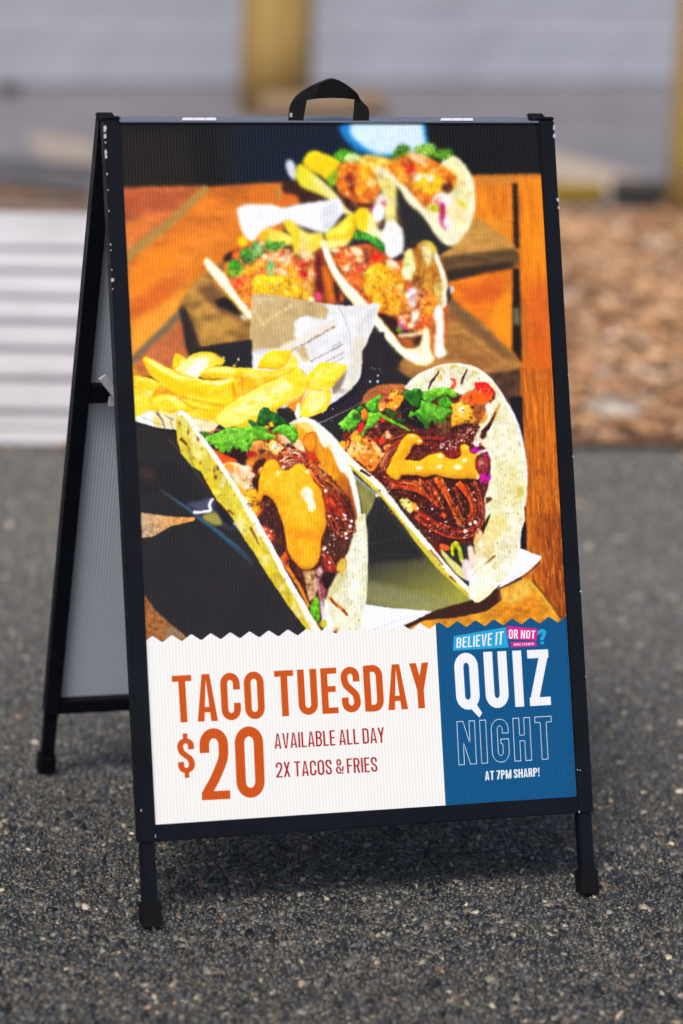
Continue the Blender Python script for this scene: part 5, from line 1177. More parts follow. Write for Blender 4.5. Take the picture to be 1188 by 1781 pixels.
# lens softness and irregular natural outlines
ax_, ay_ = N(9) * 1.2 + N(3, 3, 2) * .4, N(9) * 1.2 + N(3, 3, 2) * .4
yy_, xx_ = np.mgrid[0:TH, 0:TW]
img = img[np.clip((yy_ + ay_ * SC).round().astype(int), 0, TH - 1), np.clip((xx_ + ax_ * SC).round().astype(int), 0, TW - 1)]
img = gblur(img, .8 * SC * .8)
lum = fbm(TH, TW, 2.4, 2.4, 2) * .045 + fbm(TH, TW, 16, 16, 2) * .06
img *= (1 + lum)[..., None]
g_ = img.mean(2, keepdims=True); img = g_ + (img - g_) * 1.0
x_ = np.clip(img / 255, 0, 1); img = 255 * np.clip(x_ * 1.07 - .005 + .5 * x_ * (1 - x_) * (x_ - .3), 0, 1)
# ---- lower banner with the wavy torn edge
def tx(x, y): return np.array([[x, y]], float)
Z(0, 0, 1)
bot = TH + 40
pk0, pk1 = tex([(266, 1105.3)])[0], tex([(956, 1072.6)])[0]
dx = (pk1[0] - pk0[0]) / 21
ylev = (pk0[1] + pk1[1]) / 2; dep = 11.5 * SC * .97
def zig(xa, xb):
    xs = np.arange(xa, xb, 1.0)
    f = np.abs(((xs - pk0[0]) / dx + .5) % 1 - .5) * 2          # 0 at a peak, 1 in a valley
    f = np.where(f < .12, .06 + f * .5, np.where(f > .88, .94 - (1 - f) * .5, f))
    f = f + .0
    return np.c_[xs, ylev + dep * f]
def banner(xa, xb, col, **k):
    z = zig(xa, xb); p = np.concatenate([z, [[xb, bot], [xa, bot]]])
    x0, y0, w, h = window([p], 4)
    put(raster([p], x0, y0, w, h), x0, y0, col, blur=.6, **k)
xdiv = tex([(759.5, 1082), (777, 1400)])[:, 0].mean()
banner(-30, xdiv, (250, 248, 242))
banner(xdiv, TW + 30, (0, 84, 134))
# ---- lettering: condensed sans drawn from strokes
def arc(cx, cy, rx, ry, a0, a1, n=14):
    a = np.radians(np.linspace(a0, a1, n)); return np.c_[cx + rx * np.cos(a), cy + ry * np.sin(a)]
def rbn(p, t):
    p = np.asarray(p, float)
    d = np.diff(p, axis=0); d /= np.linalg.norm(d, axis=1, keepdims=True)
    n = np.c_[-d[:, 1], d[:, 0]]
    nn = np.concatenate([n[:1], n[:-1] + n[1:], n[-1:]])
    k = np.linalg.norm(nn, axis=1, keepdims=True); nn /= k
    m = np.ones(len(p)); m[1:-1] = 1 / np.clip((nn[1:-1] * n[:-1]).sum(1), .5, 1)
    o = nn * (m * t / 2)[:, None]
    return np.concatenate([p + o, (p - o)[::-1]])
def R(x0, y0, x1, y1): return np.array([(x0, y0), (x1, y0), (x1, y1), (x0, y1)], float)
def glyph(c, t):
    h = t * .86; W = .30 + t * .85; e = t / 2; r = (W - t) / 2; ry = r * 1.15
    if c == ' ': return .2, []
    if c == '.': return t, [R(0, 0, t, t)]
    if c == 'I': return t, [R(0, 0, t, 1)]
    if c == '!': return t, [np.array([(0, 1), (t, 1), (t * .8, .3), (t * .2, .3)]), R(0, 0, t, .17)]
    if c == 'T': w = W * .98; return w, [R(0, 1 - h, w, 1), R((w - t) / 2, 0, (w + t) / 2, 1)]
    if c == 'L': w = W * .82; return w, [R(0, 0, t, 1), R(0, 0, w, h)]
    if c in 'EF':
        w = W * .84; g = [R(0, 0, t, 1), R(0, 1 - h, w, 1), R(0, .47, w * .9, .47 + h)]
        return w, g + ([R(0, 0, w, h)] if c == 'E' else [])
    if c == 'H': return W, [R(0, 0, t, 1), R(W - t, 0, W, 1), R(0, .46, W, .46 + h)]
    if c == 'N': w = W * 1.03; return w, [R(0, 0, t * .92, 1), R(w - t * .92, 0, w, 1), np.array([(0, 1), (t * .98, 1), (w, 0), (w - t * .98, 0)])]
    if c == 'M': w = W * 1.35; return w, [R(0, 0, t * .9, 1), R(w - t * .9, 0, w, 1), np.array([(0, 1), (t, 1), (w / 2 + t * .4, .0), (w / 2 - t * .4, .0)]), np.array([(w, 1), (w - t, 1), (w / 2 - t * .4, .0), (w / 2 + t * .4, .0)])]
    if c in 'AV':
        w = W * 1.04; a = [(0, 0), (t * .98, 0), (w / 2 + t * .06, 1), (w / 2 - t * .56, 1)]
        g = [np.array(a), np.array([(w - x, y) for x, y in a])]
        if c == 'A': return w, g + [R(t * .7, .19, w - t * .7, .19 + h * .9)]
        return w, [np.c_[q[:, 0], 1 - q[:, 1]] for q in g]
    if c == 'Y': w = W * 1.02; return w, [R((w - t) / 2, 0, (w + t) / 2, .45), np.array([(0, 1), (t, 1), (w / 2 + t / 2, .4), (w / 2 - t / 2, .4)]), np.array([(w, 1), (w - t, 1), (w / 2 - t / 2, .4), (w / 2 + t / 2, .4)])]
    if c == 'X': return W, [np.array([(0, 1), (t, 1), (W, 0), (W - t, 0)]), np.array([(W, 1), (W - t, 1), (0, 0), (t, 0)])]
    if c == 'Z': w = W * .92; return w, [R(0, 1 - h, w, 1), R(0, 0, w, h), np.array([(w - t * 1.1, 1 - h * .9), (w, 1 - h * .5), (t * 1.1, h * .9), (0, h * .5)])]
    if c == '7': w = W * .9; return w, [R(0, 1 - h, w, 1), np.array([(w - t * 1.05, 1 - h), (w, 1 - h * .5), (t * 1.35, 0), (t * .3, 0)])]
    if c in 'O0Q':
        w = W * (1.02 if c != '0' else 1.0); r = (w - t) / 2; ry = r * 1.15
        p = np.concatenate([arc(w / 2, 1 - e - ry, r, ry, 0, 180), arc(w / 2, e + ry, r, ry, 180, 360)])
        n = len(p); c2 = np.array([w / 2, .5]); i2 = np.concatenate([arc(w / 2, 1 - e - ry, r - e, ry - e, 0, 180), arc(w / 2, e + ry, r - e, ry - e, 180, 360)])
        o2 = np.concatenate([arc(w / 2, 1 - e - ry, r + e, ry + e, 0, 180), arc(w / 2, e + ry, r + e, ry + e, 180, 360)])
        g = [(o2, i2)]
        if c == 'Q': g.append(np.array([(w * .42, .1), (w * .42 + t * .9, .15), (w * 1.06, -.07), (w * .93, -.15)]))
        return w, g
    if c in 'CG':
        p = np.concatenate([[(W - e, .64 if c == 'C' else .66)], arc(W / 2, 1 - e - ry, r, ry, 0, 180), arc(W / 2, e + ry, r, ry, 180, 360), [(W - e, .36 if c == 'C' else .46)]])
        g = [rbn(p, t)]
        if c == 'G': g += [R(W * .52, .42, W, .42 + h * .85)]
        return W, g
    if c in 'UJ': return W, [rbn(np.concatenate([[(e, 1)], arc(W / 2, e + ry, r, ry, 180, 360), [(W - e, 1)]]), t)]
    if c == 'D': return W, [R(0, 0, t, 1), rbn(np.concatenate([[(e, 1 - h / 2)], [(W * .45, 1 - h / 2)], arc(W / 2, 1 - e - ry, r, ry + e - h / 2, 80, 0, 8), arc(W / 2, e + ry, r, ry + e - h / 2, 0, -80, 8), [(W * .45, h / 2)], [(e, h / 2)]]), t)]
    if c in 'PRB':
        b = .43 if c != 'B' else .5; k = (1 - b) / 2 - h * .3; cy = (1 + b) / 2; w = W * .98; rx = w - e - w * .5
        p = np.concatenate([[(e, 1 - h / 2)], arc(w * .5, cy, rx, (1 - b - h) / 2 + 0, 90, -90, 14), [(e, b + h / 2)]])
        g = [R(0, 0, t, 1), rbn(p, t * .95)]
        if c == 'R': g.append(np.array([(w * .45, b + h * .4), (w * .45 + t, b + h * .4), (w, 0), (w - t * 1.05, 0)]))
        if c == 'B':
            cy = (b + h) / 2; g.append(rbn(np.concatenate([[(e, b + h / 2)], arc(w * .5, cy, rx, b / 2, 90, -90, 14), [(e, h / 2)]]), t * .95))
        return w, g
    if c in 'S$':
        w = W * .98; r = (w - t) / 2; ry = r * 1.1
        p = np.concatenate([[(w - e, .67)], arc(w / 2, 1 - e - ry, r, ry, 0, 180), spline(np.array([(e, .74), (e + r * .25, .61), (w / 2, .5), (w - e - r * .25, .39), (w - e, .26)]), False, 5), arc(w / 2, e + ry, r, ry, 0, -180), [(e, .33)]])
        g = [rbn(p, t)]
        if c == '$': g += [R(w / 2 - t * .38, .9, w / 2 + t * .38, 1.14), R(w / 2 - t * .38, -.14, w / 2 + t * .38, .1)]
        return w, g
    if c == '2':
        w = W; p = np.concatenate([[(e, .66)], arc(w / 2, 1 - e - ry, r, ry, 180, 0), spline(np.array([(w - e, .72), (w - e - r * .12, .56), (w * .5, .3), (e + r * .1, .1), (e, .0)]), False, 5)])
        return w, [rbn(p, t), R(0, 0, w, h)]
    if c == '?':
        p = np.concatenate([[(e, .66)], arc(W / 2, 1 - e - ry, r, ry, 180, 0), spline(np.array([(W - e, .7), (W - e - r * .3, .54), (W / 2, .42), (W / 2, .26)]), False, 5)])
        return W, [rbn(p, t), R(W / 2 - e, 0, W / 2 + e, .17)]
    if c == '&':
        w = W * 1.1; a = t * .9
        p = spline(np.array([(w, .5), (w * .9, .2), (w * .5, .05), (e, .18), (e, .36), (w * .45, .55), (w * .72, .75), (w * .5, .95), (w * .22, .84), (w * .3, .65), (w * .6, .3), (w * .95, .0)]), False, 5)
        return w, [rbn(p, a)]
    raise ValueError(c)
def text(q, s, t, col, gap=.085, outline=0, space=.2, blur=.35, spread=None):
    q = tex(q)                                   # TL, TR, BR, BL -> print space
    lay = []; x = 0
    for c in s:
        w, g = glyph(c, t)
        if c == ' ': x += space; continue
        lay.append((x, g)); x += w + gap
    tot = x - gap
    def mp(p):
        u = (p[:, 0] / tot)[:, None]; v = p[:, 1][:, None]
        return (q[3] * (1 - u) + q[2] * u) * (1 - v) + (q[0] * (1 - u) + q[1] * u) * v
    polys = [[mp(r_ + (x0, 0)) for r_ in (p if isinstance(p, tuple) else (p,))] for x0, g in lay for p in g]
    x0, y0, w, h = window([r_ for p in polys for r_ in p], 6)
    m = np.zeros((h, w), np.float32)
    for p in polys:
        a0, b0, ww, hh = window(p, 2)
        a, b = a0 - x0, b0 - y0
        mm = raster(p, a0, b0, ww, hh, 4)
        v = m[b:b + hh, a:a + ww]; np.maximum(v, mm[:v.shape[0], :v.shape[1]], out=v)
    if outline:
        e = m.copy()
        for k in range(outline):
            z = np.pad(e, 1)
            e = np.minimum.reduce([z[1:-1, 1:-1], z[:-2, 1:-1], z[2:, 1:-1], z[1:-1, :-2], z[1:-1, 2:]])
        m = m - e
    put(m, x0, y0, col, blur=blur)
ORG = (210, 84, 10); RED = (170, 24, 26); WHT = (246, 247, 250)
text([(300, 1175.5), (459, 1167), (463, 1250), (305, 1257)], 'TACO', .15, ORG, .09)
text([(478, 1167), (746.5, 1152), (752, 1231), (482, 1246.5)], 'TUESDAY', .15, ORG, .09)
text([(309, 1285), (338, 1283), (341, 1343), (312, 1346)], '$', .15, ORG)
text([(347, 1268), (458, 1262), (463, 1386.5), (353, 1392)], '20', .14, ORG, .1)
text([(478.4, 1276), (669, 1265), (671, 1291.5), (479.5, 1302.5)], 'AVAILABLE ALL DAY', .108, RED, .085, space=.17)
text([(480.8, 1326.3), (656.6, 1316.5), (658.5, 1342), (482, 1352.7)], '2X TACOS & FRIES', .108, RED, .085, space=.17)
CY = (38, 168, 218); PK = (226, 26, 140)
P([(791, 1106.4), (881.6, 1090.4), (886.4, 1126), (789.6, 1131.6)], CY, sm=False, blur=.4)
P([(883, 1089.2), (872, 1087.6), (936.8, 1093.2), (934.8, 1113.6), (885.2, 1111.2)], PK, sm=False, blur=.4)
P([(889, 1116.4), (935, 1115.8), (933.4, 1119.5), (937, 1123.6), (889.5, 1125.6), (891.6, 1121)], PK, sm=False, blur=.4)
text([(796, 1109.6), (878, 1097.4), (876.6, 1121), (795.4, 1127)], 'BELIEVE IT', .13, WHT, .085, space=.2)
text([(886.6, 1094.2), (933.4, 1096.6), (932.4, 1110.6), (886.8, 1111)], 'OR NOT', .15, WHT, .085, space=.2)
text([(895.4, 1118.8), (930.4, 1117.8), (930.4, 1121.8), (895.4, 1122.8)], 'QUIZ EVENTS', .2, WHT, .16, space=.3)
text([(936, 1095), (951.6, 1093), (952.6, 1119), (938, 1121)], '?', .21, CY)
text([(790.5, 1136), (955, 1129), (960.5, 1226), (796.5, 1235.5)], 'QUIZ', .175, WHT, .115)
text([(795.8, 1254.6), (960.8, 1245), (964.8, 1320), (799.6, 1331)], 'NIGHT', .165, WHT, .115, outline=2, blur=.2)
text([(845, 1341.6), (940, 1335), (940.6, 1350), (845.4, 1357.4)], 'AT 7PM SHARP!', .16, WHT, .06, space=.16)
CLIP[0] = None
pix = np.ones((TH, TW, 4), np.float32)
pix[..., :3] = np.clip(img[::-1] / 255.0, 0, 1)
print_img = bpy.data.images.new('poster_print', TW, TH, alpha=False)
print_img.pixels.foreach_set(pix.ravel()); print_img.update(); print_img.pack()
M_PRINT, t, b = material('printed_fluted_plastic', .5, .22)
ti = t.nodes.new('ShaderNodeTexImage'); ti.image = print_img; ti.interpolation = 'Linear'
uvn = t.nodes.new('ShaderNodeUVMap'); uvn.uv_map = 'print'; t.links.new(uvn.outputs[0], ti.inputs[0])
t.links.new(mix(t, 1.0, ti.outputs[0], (PG, PG, PG), 'MULTIPLY'), b.inputs['Base Color'])
flutes(t, b, .28, .0008)
vv_ = coords(t); t.links.new(ramp(t, noise(t, vv_, 7, 6, .7), [(.3, (.40,) * 3), (.7, (.62,) * 3)]), b.inputs['Roughness'])
# ================================================================ setting: ground
U = np.array([.98097, -.19414]); V = np.array([.19414, .98097]); O0 = np.array([.081, 2.641])
def bed(u, v, z=0): p = O0 + U * u + V * v; return (p[0], p[1], z)
YAW_BED = math.atan2(U[1], U[0])
def sheet(name, pts, z, mat):
    bm = bmesh.new(); bm.faces.new([bm.verts.new((x, y, z)) for x, y in pts]); bm.normal_update()
    return kind(mesh_obj(name, bm, mat), 'structure')
sheet('asphalt_ground', [(-150, -150), (150, -150), (150, 150), (-150, 150)], -.010, M_ASPH)
F = np.array([math.sin(.3022), math.cos(.3022)]); Rt = np.array([F[1], -F[0]]); CAM = np.array([-1.294, -4.151])
def camxy(d, s): return CAM + np.outer(d, F) + np.outer(s, Rt)
# loose and bound stone chips of the seal, where they can be told apart
gp = [tuple(camxy([d], [s])[0]) for d, s in ((3.1, -1.0), (3.1, 1.0), (7.4, -1.9), (7.4, 1.9))]
# pale worn road beyond the bark bed
road = [bed(-30, 3.55), bed(40, 3.55), bed(40, 60), bed(-30, 60)]
sheet('road', [(p[0], p[1]) for p in road], .002, M_ROAD)
sheet('asphalt_grit', [gp[0], gp[1], gp[3], gp[2]], -.006, M_GRIT)
def stone_chips():
    P0 = []
    for d0, d1, sp in ((3.2, 4.9, .0076), (4.9, 6.2, .0098), (6.2, 7.3, .013)):
        nd = int((d1 - d0) / sp)
        for i in range(nd):
            d = d0 + (i + .5) * sp; wdt = d * 1188 / 5487 * .62 + .12
            s = np.arange(-wdt, wdt, sp) + (sp / 2 if i % 2 else 0)
            P0.append(np.c_[np.full(len(s), d), s, np.full(len(s), sp)])
    P0 = np.concatenate(P0); n = len(P0)
    P0[:, :2] += nrg.normal(0, .34, (n, 2)) * P0[:, 2:]
    xy = CAM + P0[:, :1] * F + P0[:, 1:2] * Rt; sp = P0[:, 2]
    k = ((xy - O0) @ V) < .03
    gap = nrg.random(n) > .155
    k &= gap
    far_sheen = np.clip((P0[:, 0] - 4.3) / 1.6, 0, 1)[k]
    xy = xy[k]; sp = sp[k]; n = len(xy)
    size = sp * np.exp(nrg.normal(-.28, .30, n)) * .84
    ang = nrg.random(n) * 6.283; asp = nrg.uniform(.4, .9, n)
    hgt = np.minimum(size * nrg.uniform(.3, .6, n), .0045)
    tilt = nrg.normal(0, .34, (n, 2))
    a = ang[:, None] + np.arange(5) * (6.2832 / 5) + nrg.normal(0, .25, (n, 5))
    rj = nrg.uniform(.75, 1.2, (n, 5))
    def ring(scale, z):
        lx = np.cos(a) * rj * size[:, None] * scale; ly = np.sin(a) * rj * size[:, None] * asp[:, None] * scale
        x = lx * np.cos(ang)[:, None] - ly * np.sin(ang)[:, None]; y = lx * np.sin(ang)[:, None] + ly * np.cos(ang)[:, None]
        zz = z + (x * tilt[:, :1] + y * tilt[:, 1:]) * (z > -.0055)
        return np.stack([xy[:, :1] + x, xy[:, 1:] + y, np.broadcast_to(zz, x.shape)], -1)
    low = ring(1.0, np.full((n, 1), -.0065)); top = ring(.84, (-.006 + hgt)[:, None])
    vv = np.concatenate([low, top], 1).reshape(-1, 3)
    base = (np.arange(n) * 10)[:, None]
    quads = np.concatenate([np.stack([base[:, 0] + i, base[:, 0] + (i + 1) % 5, base[:, 0] + 5 + (i + 1) % 5, base[:, 0] + 5 + i], 1) for i in range(5)])
    tops = base + np.arange(5, 10)
    pal = np.array([(.017, .018, .020), (.028, .029, .032), (.050, .050, .052), (.032, .037, .035), (.085, .082, .076), (.15, .14, .12), (.26, .215, .155), (.34, .30, .25), (.19, .10, .05)])
    pr = np.array([.34, .22, .14, .15, .08, .045, .02, .005, .006]); ci = nrg.choice(len(pal), n, p=pr / pr.sum())
    col = pal[ci] * np.exp(nrg.normal(-.03, .42, (n, 1))) * np.array([1.04, 1.0, .9])
    col = col * (1 - far_sheen[:, None] * .35) + np.array([.15, .138, .12]) * far_sheen[:, None] * .85  # grazing-light sheen put into the colour of the far chips
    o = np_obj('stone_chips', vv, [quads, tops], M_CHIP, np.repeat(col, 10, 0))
    return kind(o, 'stuff')
stone_chips()
# bark bed behind the pavement
def mulch():
    pts = []
    N = 60
    for i in range(N + 1):
        u = -4 + 9 * i / N; pts.append(tuple(O0 + U * u + V * (nrg.normal(0, .012))))
    pts += [tuple(O0 + U * 5 + V * 3.62), tuple(O0 - U * 4 + V * 3.62)]
    sheet('mulch_bed', pts, .012, M_SOIL)
    n = 17000
    u = nrg.uniform(-1.5, 3.4, n); v = nrg.random(n) ** 1.0 * 3.6 + .05
    stray = nrg.random(n) < .003; v = np.where(stray, -np.abs(nrg.normal(0, .12, n)), v)
    v = np.where((u < 1.2) & (v > 2.9), v - 2.2, v)
    xy = O0 + u[:, None] * U + v[:, None] * V
    L = np.exp(nrg.normal(math.log(.019), .38, n)); W = L * nrg.uniform(.3, .8, n); H = np.clip(L * nrg.uniform(.12, .3, n), .004, .012)
    L = np.where(stray, L * .5, L); W = np.where(stray, W * .5, W)
    a = nrg.random(n) * 6.283; tl = nrg.normal(0, .35, n) * ~stray; tw = nrg.normal(0, .35, n) * ~stray
    z0 = np.where(stray, .012, .02 + nrg.random(n) * .028)
    corners = np.array([(x, y, z) for z in (-1, 1) for y in (-1, 1) for x in (-1, 1)], float)
    c = corners[None] * np.stack([L, W, H], -1)[:, None] * nrg.uniform(.7, 1.2, (n, 8, 3))
    z = c[..., 2] + c[..., 0] * np.sin(tl)[:, None] + c[..., 1] * np.sin(tw)[:, None]
    x = c[..., 0] * np.cos(a)[:, None] - c[..., 1] * np.sin(a)[:, None]; y = c[..., 0] * np.sin(a)[:, None] + c[..., 1] * np.cos(a)[:, None]
    vv = np.stack([xy[:, :1] + x, xy[:, 1:] + y, z0[:, None] + z], -1).reshape(-1, 3)
    f = np.array([(0, 2, 3, 1), (4, 5, 7, 6), (0, 1, 5, 4), (2, 6, 7, 3), (0, 4, 6, 2), (1, 3, 7, 5)])
    faces = (np.arange(n) * 8)[:, None, None] + f[None]
    pal = np.array([(.58, .32, .165), (.66, .40, .22), (.46, .235, .10), (.74, .49, .28), (.28, .14, .06), (.78, .62, .48), (.62, .35, .20), (.15, .08, .035)])
    ci = nrg.choice(len(pal), n, p=[.22, .2, .16, .13, .1, .05, .1, .04])
    col = pal[ci] * np.exp(nrg.normal(0, .18, (n, 1)))
    kind(np_obj('bark_mulch', vv, [faces.reshape(-1, 4)], M_BARK, np.repeat(col, 8, 0)), 'stuff')
mulch()
sheet('mulch_bed', [(-1.6, 7.0), (-1.6, 6.6), (.2, 6.45), (1.3, 6.24), (1.3, 6.36), (.93, 6.78)], .010, M_SOIL)
# pale concrete bands and dark strips painted in as kerb-edge shadow across the seal behind the bed
sheet('concrete_band', [(1.27, 8.12), (1.41, 8.28), (1.52, 8.0), (1.41, 7.36), (1.22, 7.46)], .006, M_CONC2)
sheet('concrete_band', [(3.33, 7.90), (3.43, 6.63), (3.42, 6.2), (3.2, 6.12), (2.95, 7.12), (2.8, 8.2)], .006, M_CONC)
sheet('road_patch', [(1.36, 7.2), (1.17, 6.5), (.915, 6.84), (-1, 7.2), (-1, 7.9), (1.03, 7.46)], .006, M_PATCH)
sheet('shadow_strip', [(1.03, 7.46), (1.36, 7.2), (1.33, 7.1), (1.0, 7.34), (-1, 7.85), (-1, 7.95)], .010, M_NEARBLACK)
sheet('shadow_strip', [(.915, 6.84), (1.16, 6.5), (1.14, 6.38), (.90, 6.70), (-1, 7.1), (-1, 7.22)], .010, M_NEARBLACK)

# ================================================================ wall, posts, logs, bench
def wall():
    w = thing('board_wall', 'pale blue-grey wall of horizontal boards at the back', 'wall', (1.573, 10.10, 0), math.atan2(.258, 3.494))
    bm = bmesh.new(); box(bm, -6, 9, .03, .18, 0, 2.4)
    mesh_obj('wall_backing', bm, M_NEARBLACK, w)
    me = None
    for i in range(26):
        z = .015 + i * .092
        if me is None:
            bm = bmesh.new(); v = box(bm, -6, 9, 0, .024, 0, .088)
            for q in v:
                if q.co.z < .01 and q.co.y < .01: q.co.y = -.005
            o = mesh_obj('board', bm, M_BOARD, w); me = o.data
        else:
            o = bpy.data.objects.new('board', me); C.objects.link(o); o.parent = w
        o.location = (rnd.uniform(-.2, .2), rnd.uniform(-.002, .002), z)
    return w
wall()
def lathe(bm, prof, n=20, wob=0):
    rings = []
    for r, z in prof:
        rings.append([bm.verts.new((r * math.cos(k * 2 * math.pi / n) * (1 + rnd.uniform(-wob, wob)), r * math.sin(k * 2 * math.pi / n) * (1 + rnd.uniform(-wob, wob)), z)) for k in range(n)])
    for a, b_ in zip(rings, rings[1:]):
        for k in range(n): bm.faces.new((a[k], a[(k + 1) % n], b_[(k + 1) % n], b_[k]))
    bm.faces.new(rings[0][::-1]); bm.faces.new(rings[-1])
def post(x, y, r, h, label):
    bm = bmesh.new(); lathe(bm, [(r * 1.01, -.02), (r, .3), (r * .985, h - .03), (r * .9, h)], 22, .012)
    o = mesh_obj('timber_post', bm, M_PINE, None, 0, True); o.location = (x, y, 0); o.rotation_euler = (0, 0, rnd.random() * 6)
    tag(o, label, 'post', 'round timber posts by the car park')
post(2.565, 9.02, .158, 1.25, 'round pine post directly behind the handle of the sign')
post(3.175, 5.795, .135, 1.25, 'round pine post at the right edge of the bark bed')
def log(name, a, b_, r, mat, label, cat='log'):
    bm = bmesh.new(); L = (Vector(b_) - Vector(a)).length
    lathe(bm, [(r * .9, 0), (r, .012), (r * 1.02, L * .5), (r, L - .012), (r * .9, L)], 16, .02)
    bmesh.ops.rotate(bm, verts=bm.verts[:], cent=(0, 0, 0), matrix=Matrix.Rotation(math.pi / 2, 3, 'Y'))
    o = mesh_obj(name, bm, mat, None, 0, True); o.location = (a[0], a[1], r * .95)
    o.rotation_euler = (0, 0, math.atan2(b_[1] - a[1], b_[0] - a[0]))
    return tag(o, label, cat)
log('short_log', (2.44, 8.80, 0), (3.0, 8.86, 0), .058, M_LOG, 'short brown log lying at the foot of the middle post')
log('edging_log', (1.55, 6.53, 0), (2.97, 6.22, 0), .04, M_YEL, 'long yellow pine log edging the back of the bark bed', 'edging')
log('edging_log', (3.0, 6.21, 0), (3.6, 6.0, 0), .05, M_DARKT, 'short dark log edging by the right post', 'edging')
log('dark_stone', (1.5, 9.75, 0), (1.59, 9.76, 0), .03, M_DARKT, 'small dark round stone at the foot of the back wall', 'stone')

def bench():
    b0 = thing('slatted_bench', 'low pale bench of horizontal slats to the left behind the sign', 'bench', bed(-1.6, -.055, .002), YAW_BED)
    lean = math.atan(.75); s, c = math.sin(lean), math.cos(lean)
    W = 2.16
    zs = [(.004, .036), (.072, .107), (.138, .174), (.197, .237), (.252, .294), (.301, .346), (.353, .394), (.400, .472)]
    for z0, z1 in zs:
        bm = bmesh.new()
        box(bm, 0, W, 0, .014, z0 / c, z1 / c, Matrix.Rotation(-lean, 4, 'X'))
        mesh_obj('slat', bm, M_SLAT, b0, .004)
    bm = bmesh.new(); box(bm, .02, W - .02, .0165, .026, .045 / c, .46 / c, Matrix.Rotation(-lean, 4, 'X')); mesh_obj('backing_board', bm, M_SLAT, b0)
    for x in (.12, W - .16):
        bm = bmesh.new()
        pr = [(.046, 0), (.092, 0), (.345, .335), (.43, 0), (.475, 0), (.40, .40), (.384, .44)]
        a = [bm.verts.new((x, y, z)) for y, z in pr]; d = [bm.verts.new((x + .04, y, z)) for y, z in pr]
        n = len(pr)
        bm.faces.new(a[::-1]); bm.faces.new(d)
        for k in range(n): bm.faces.new((a[k], a[(k + 1) % n], d[(k + 1) % n], d[k]))
        bmesh.ops.recalc_face_normals(bm, faces=bm.faces[:])
        mesh_obj('side_frame', bm, M_LOG, b0)
bench()

# ================================================================ the A-frame sign
TH_ = 0.300099; LEG = .112444; FR = .022622; HP = .939375; TOPB = .003759; HW = .3; OW = HW + FR
LT = LEG + FR + HP + TOPB; DEP = .023
SP = .048
sign = thing('sandwich_board', 'black A-frame sandwich board with a taco poster standing on the pavement', 'sign')
def pivot(name_side):
    """matrix of a leaf: local x along the sign, y into the sign, z up the slope; origin between its feet"""
    D = LT * math.sin(TH_) + SP / 2
    M = Matrix.Translation((0, -D, 0)) @ Matrix.Rotation(-TH_, 4, 'X')
    if name_side == 'back': M = Matrix.Rotation(math.pi, 4, 'Z') @ M
    return M
def part(name, bm, mat, M, parent=sign, bevel=0, smooth=False):
    o = mesh_obj(name, bm, mat, parent, bevel, smooth)
    o.matrix_local = M if parent is sign else Matrix.Identity(4)
    return o
def leaf_frame(side):
    M = pivot(side)
    for sx in (-1, 1):
        x0, x1 = sorted((sx * HW, sx * OW))
        bm = bmesh.new(); box(bm, x0, x1, 0, DEP, LEG, LT - .0005); part('side_rail', bm, M_BLACK, M, bevel=.0012)
        lx0, lx1 = sorted((sx * (HW + .0012), sx * (OW - .0022)))
        bm = bmesh.new(); box(bm, lx0, lx1, .0025, DEP - .003, .012, LEG); lg = part('leg', bm, M_BLACK, M, bevel=.0015)
        bm = bmesh.new(); v = box(bm, lx0 - .0035, lx1 + .0035, -.001, DEP + .0005, 0, .034)
        for q in v:
            if q.co.z < .01: q.co.z += .0068 * (q.co.y / DEP)
        part('foot_cap', bm, M_RUBBER, M, lg, bevel=.0016)
        bm = bmesh.new(); box(bm, x0 - .0012, x1 + .0012, -.0012, DEP + .0012, LT, LT + .005); part('end_cap', bm, M_RUBBER, M, bevel=.002)
    bm = bmesh.new(); box(bm, -HW, HW, .0004, DEP - .001, LEG, LEG + FR); part('bottom_rail', bm, M_BLACK, M, bevel=.0012)
    bm = bmesh.new(); box(bm, -HW, HW, .0004, DEP - .001, LT - TOPB, LT - .0008); part('top_rail', bm, M_TOPR, M, bevel=.0006)
    return M
MF = leaf_frame('front'); MB = leaf_frame('back')
# poster panel: fluted sheet with the print on its face
bm = bmesh.new()
z0, z1 = LEG + FR, LT - TOPB
box(bm, -HW, HW, .0042, .0085, z0, z1)
uvl = bm.loops.layers.uv.new('print')
for f in bm.faces:
    for l in f.loops:
        l[uvl].uv = ((l.vert.co.x + HW) / (2 * HW), (l.vert.co.z - z0) / (z1 - z0))
pp = part('poster_panel', bm, M_FLUTE, MF)
pp.data.materials.append(M_PRINT)
for p in pp.data.polygons:
    if p.normal.y < -.9: p.material_index = 1
pp['label'] = 'poster of tacos and fries reading TACO TUESDAY $20 and QUIZ NIGHT'
bm = bmesh.new(); box(bm, -HW, HW, .0042, .0085, z0, z1); bpn = part('back_panel', bm, M_FLUTE, MB); bpn['label'] = 'plain white fluted sheet'
# cross rail of the back leaf
bm = bmesh.new(); box(bm, -HW, HW, .009, .022, .645, .672); part('cross_rail', bm, M_BLACK, MB, bevel=.001)
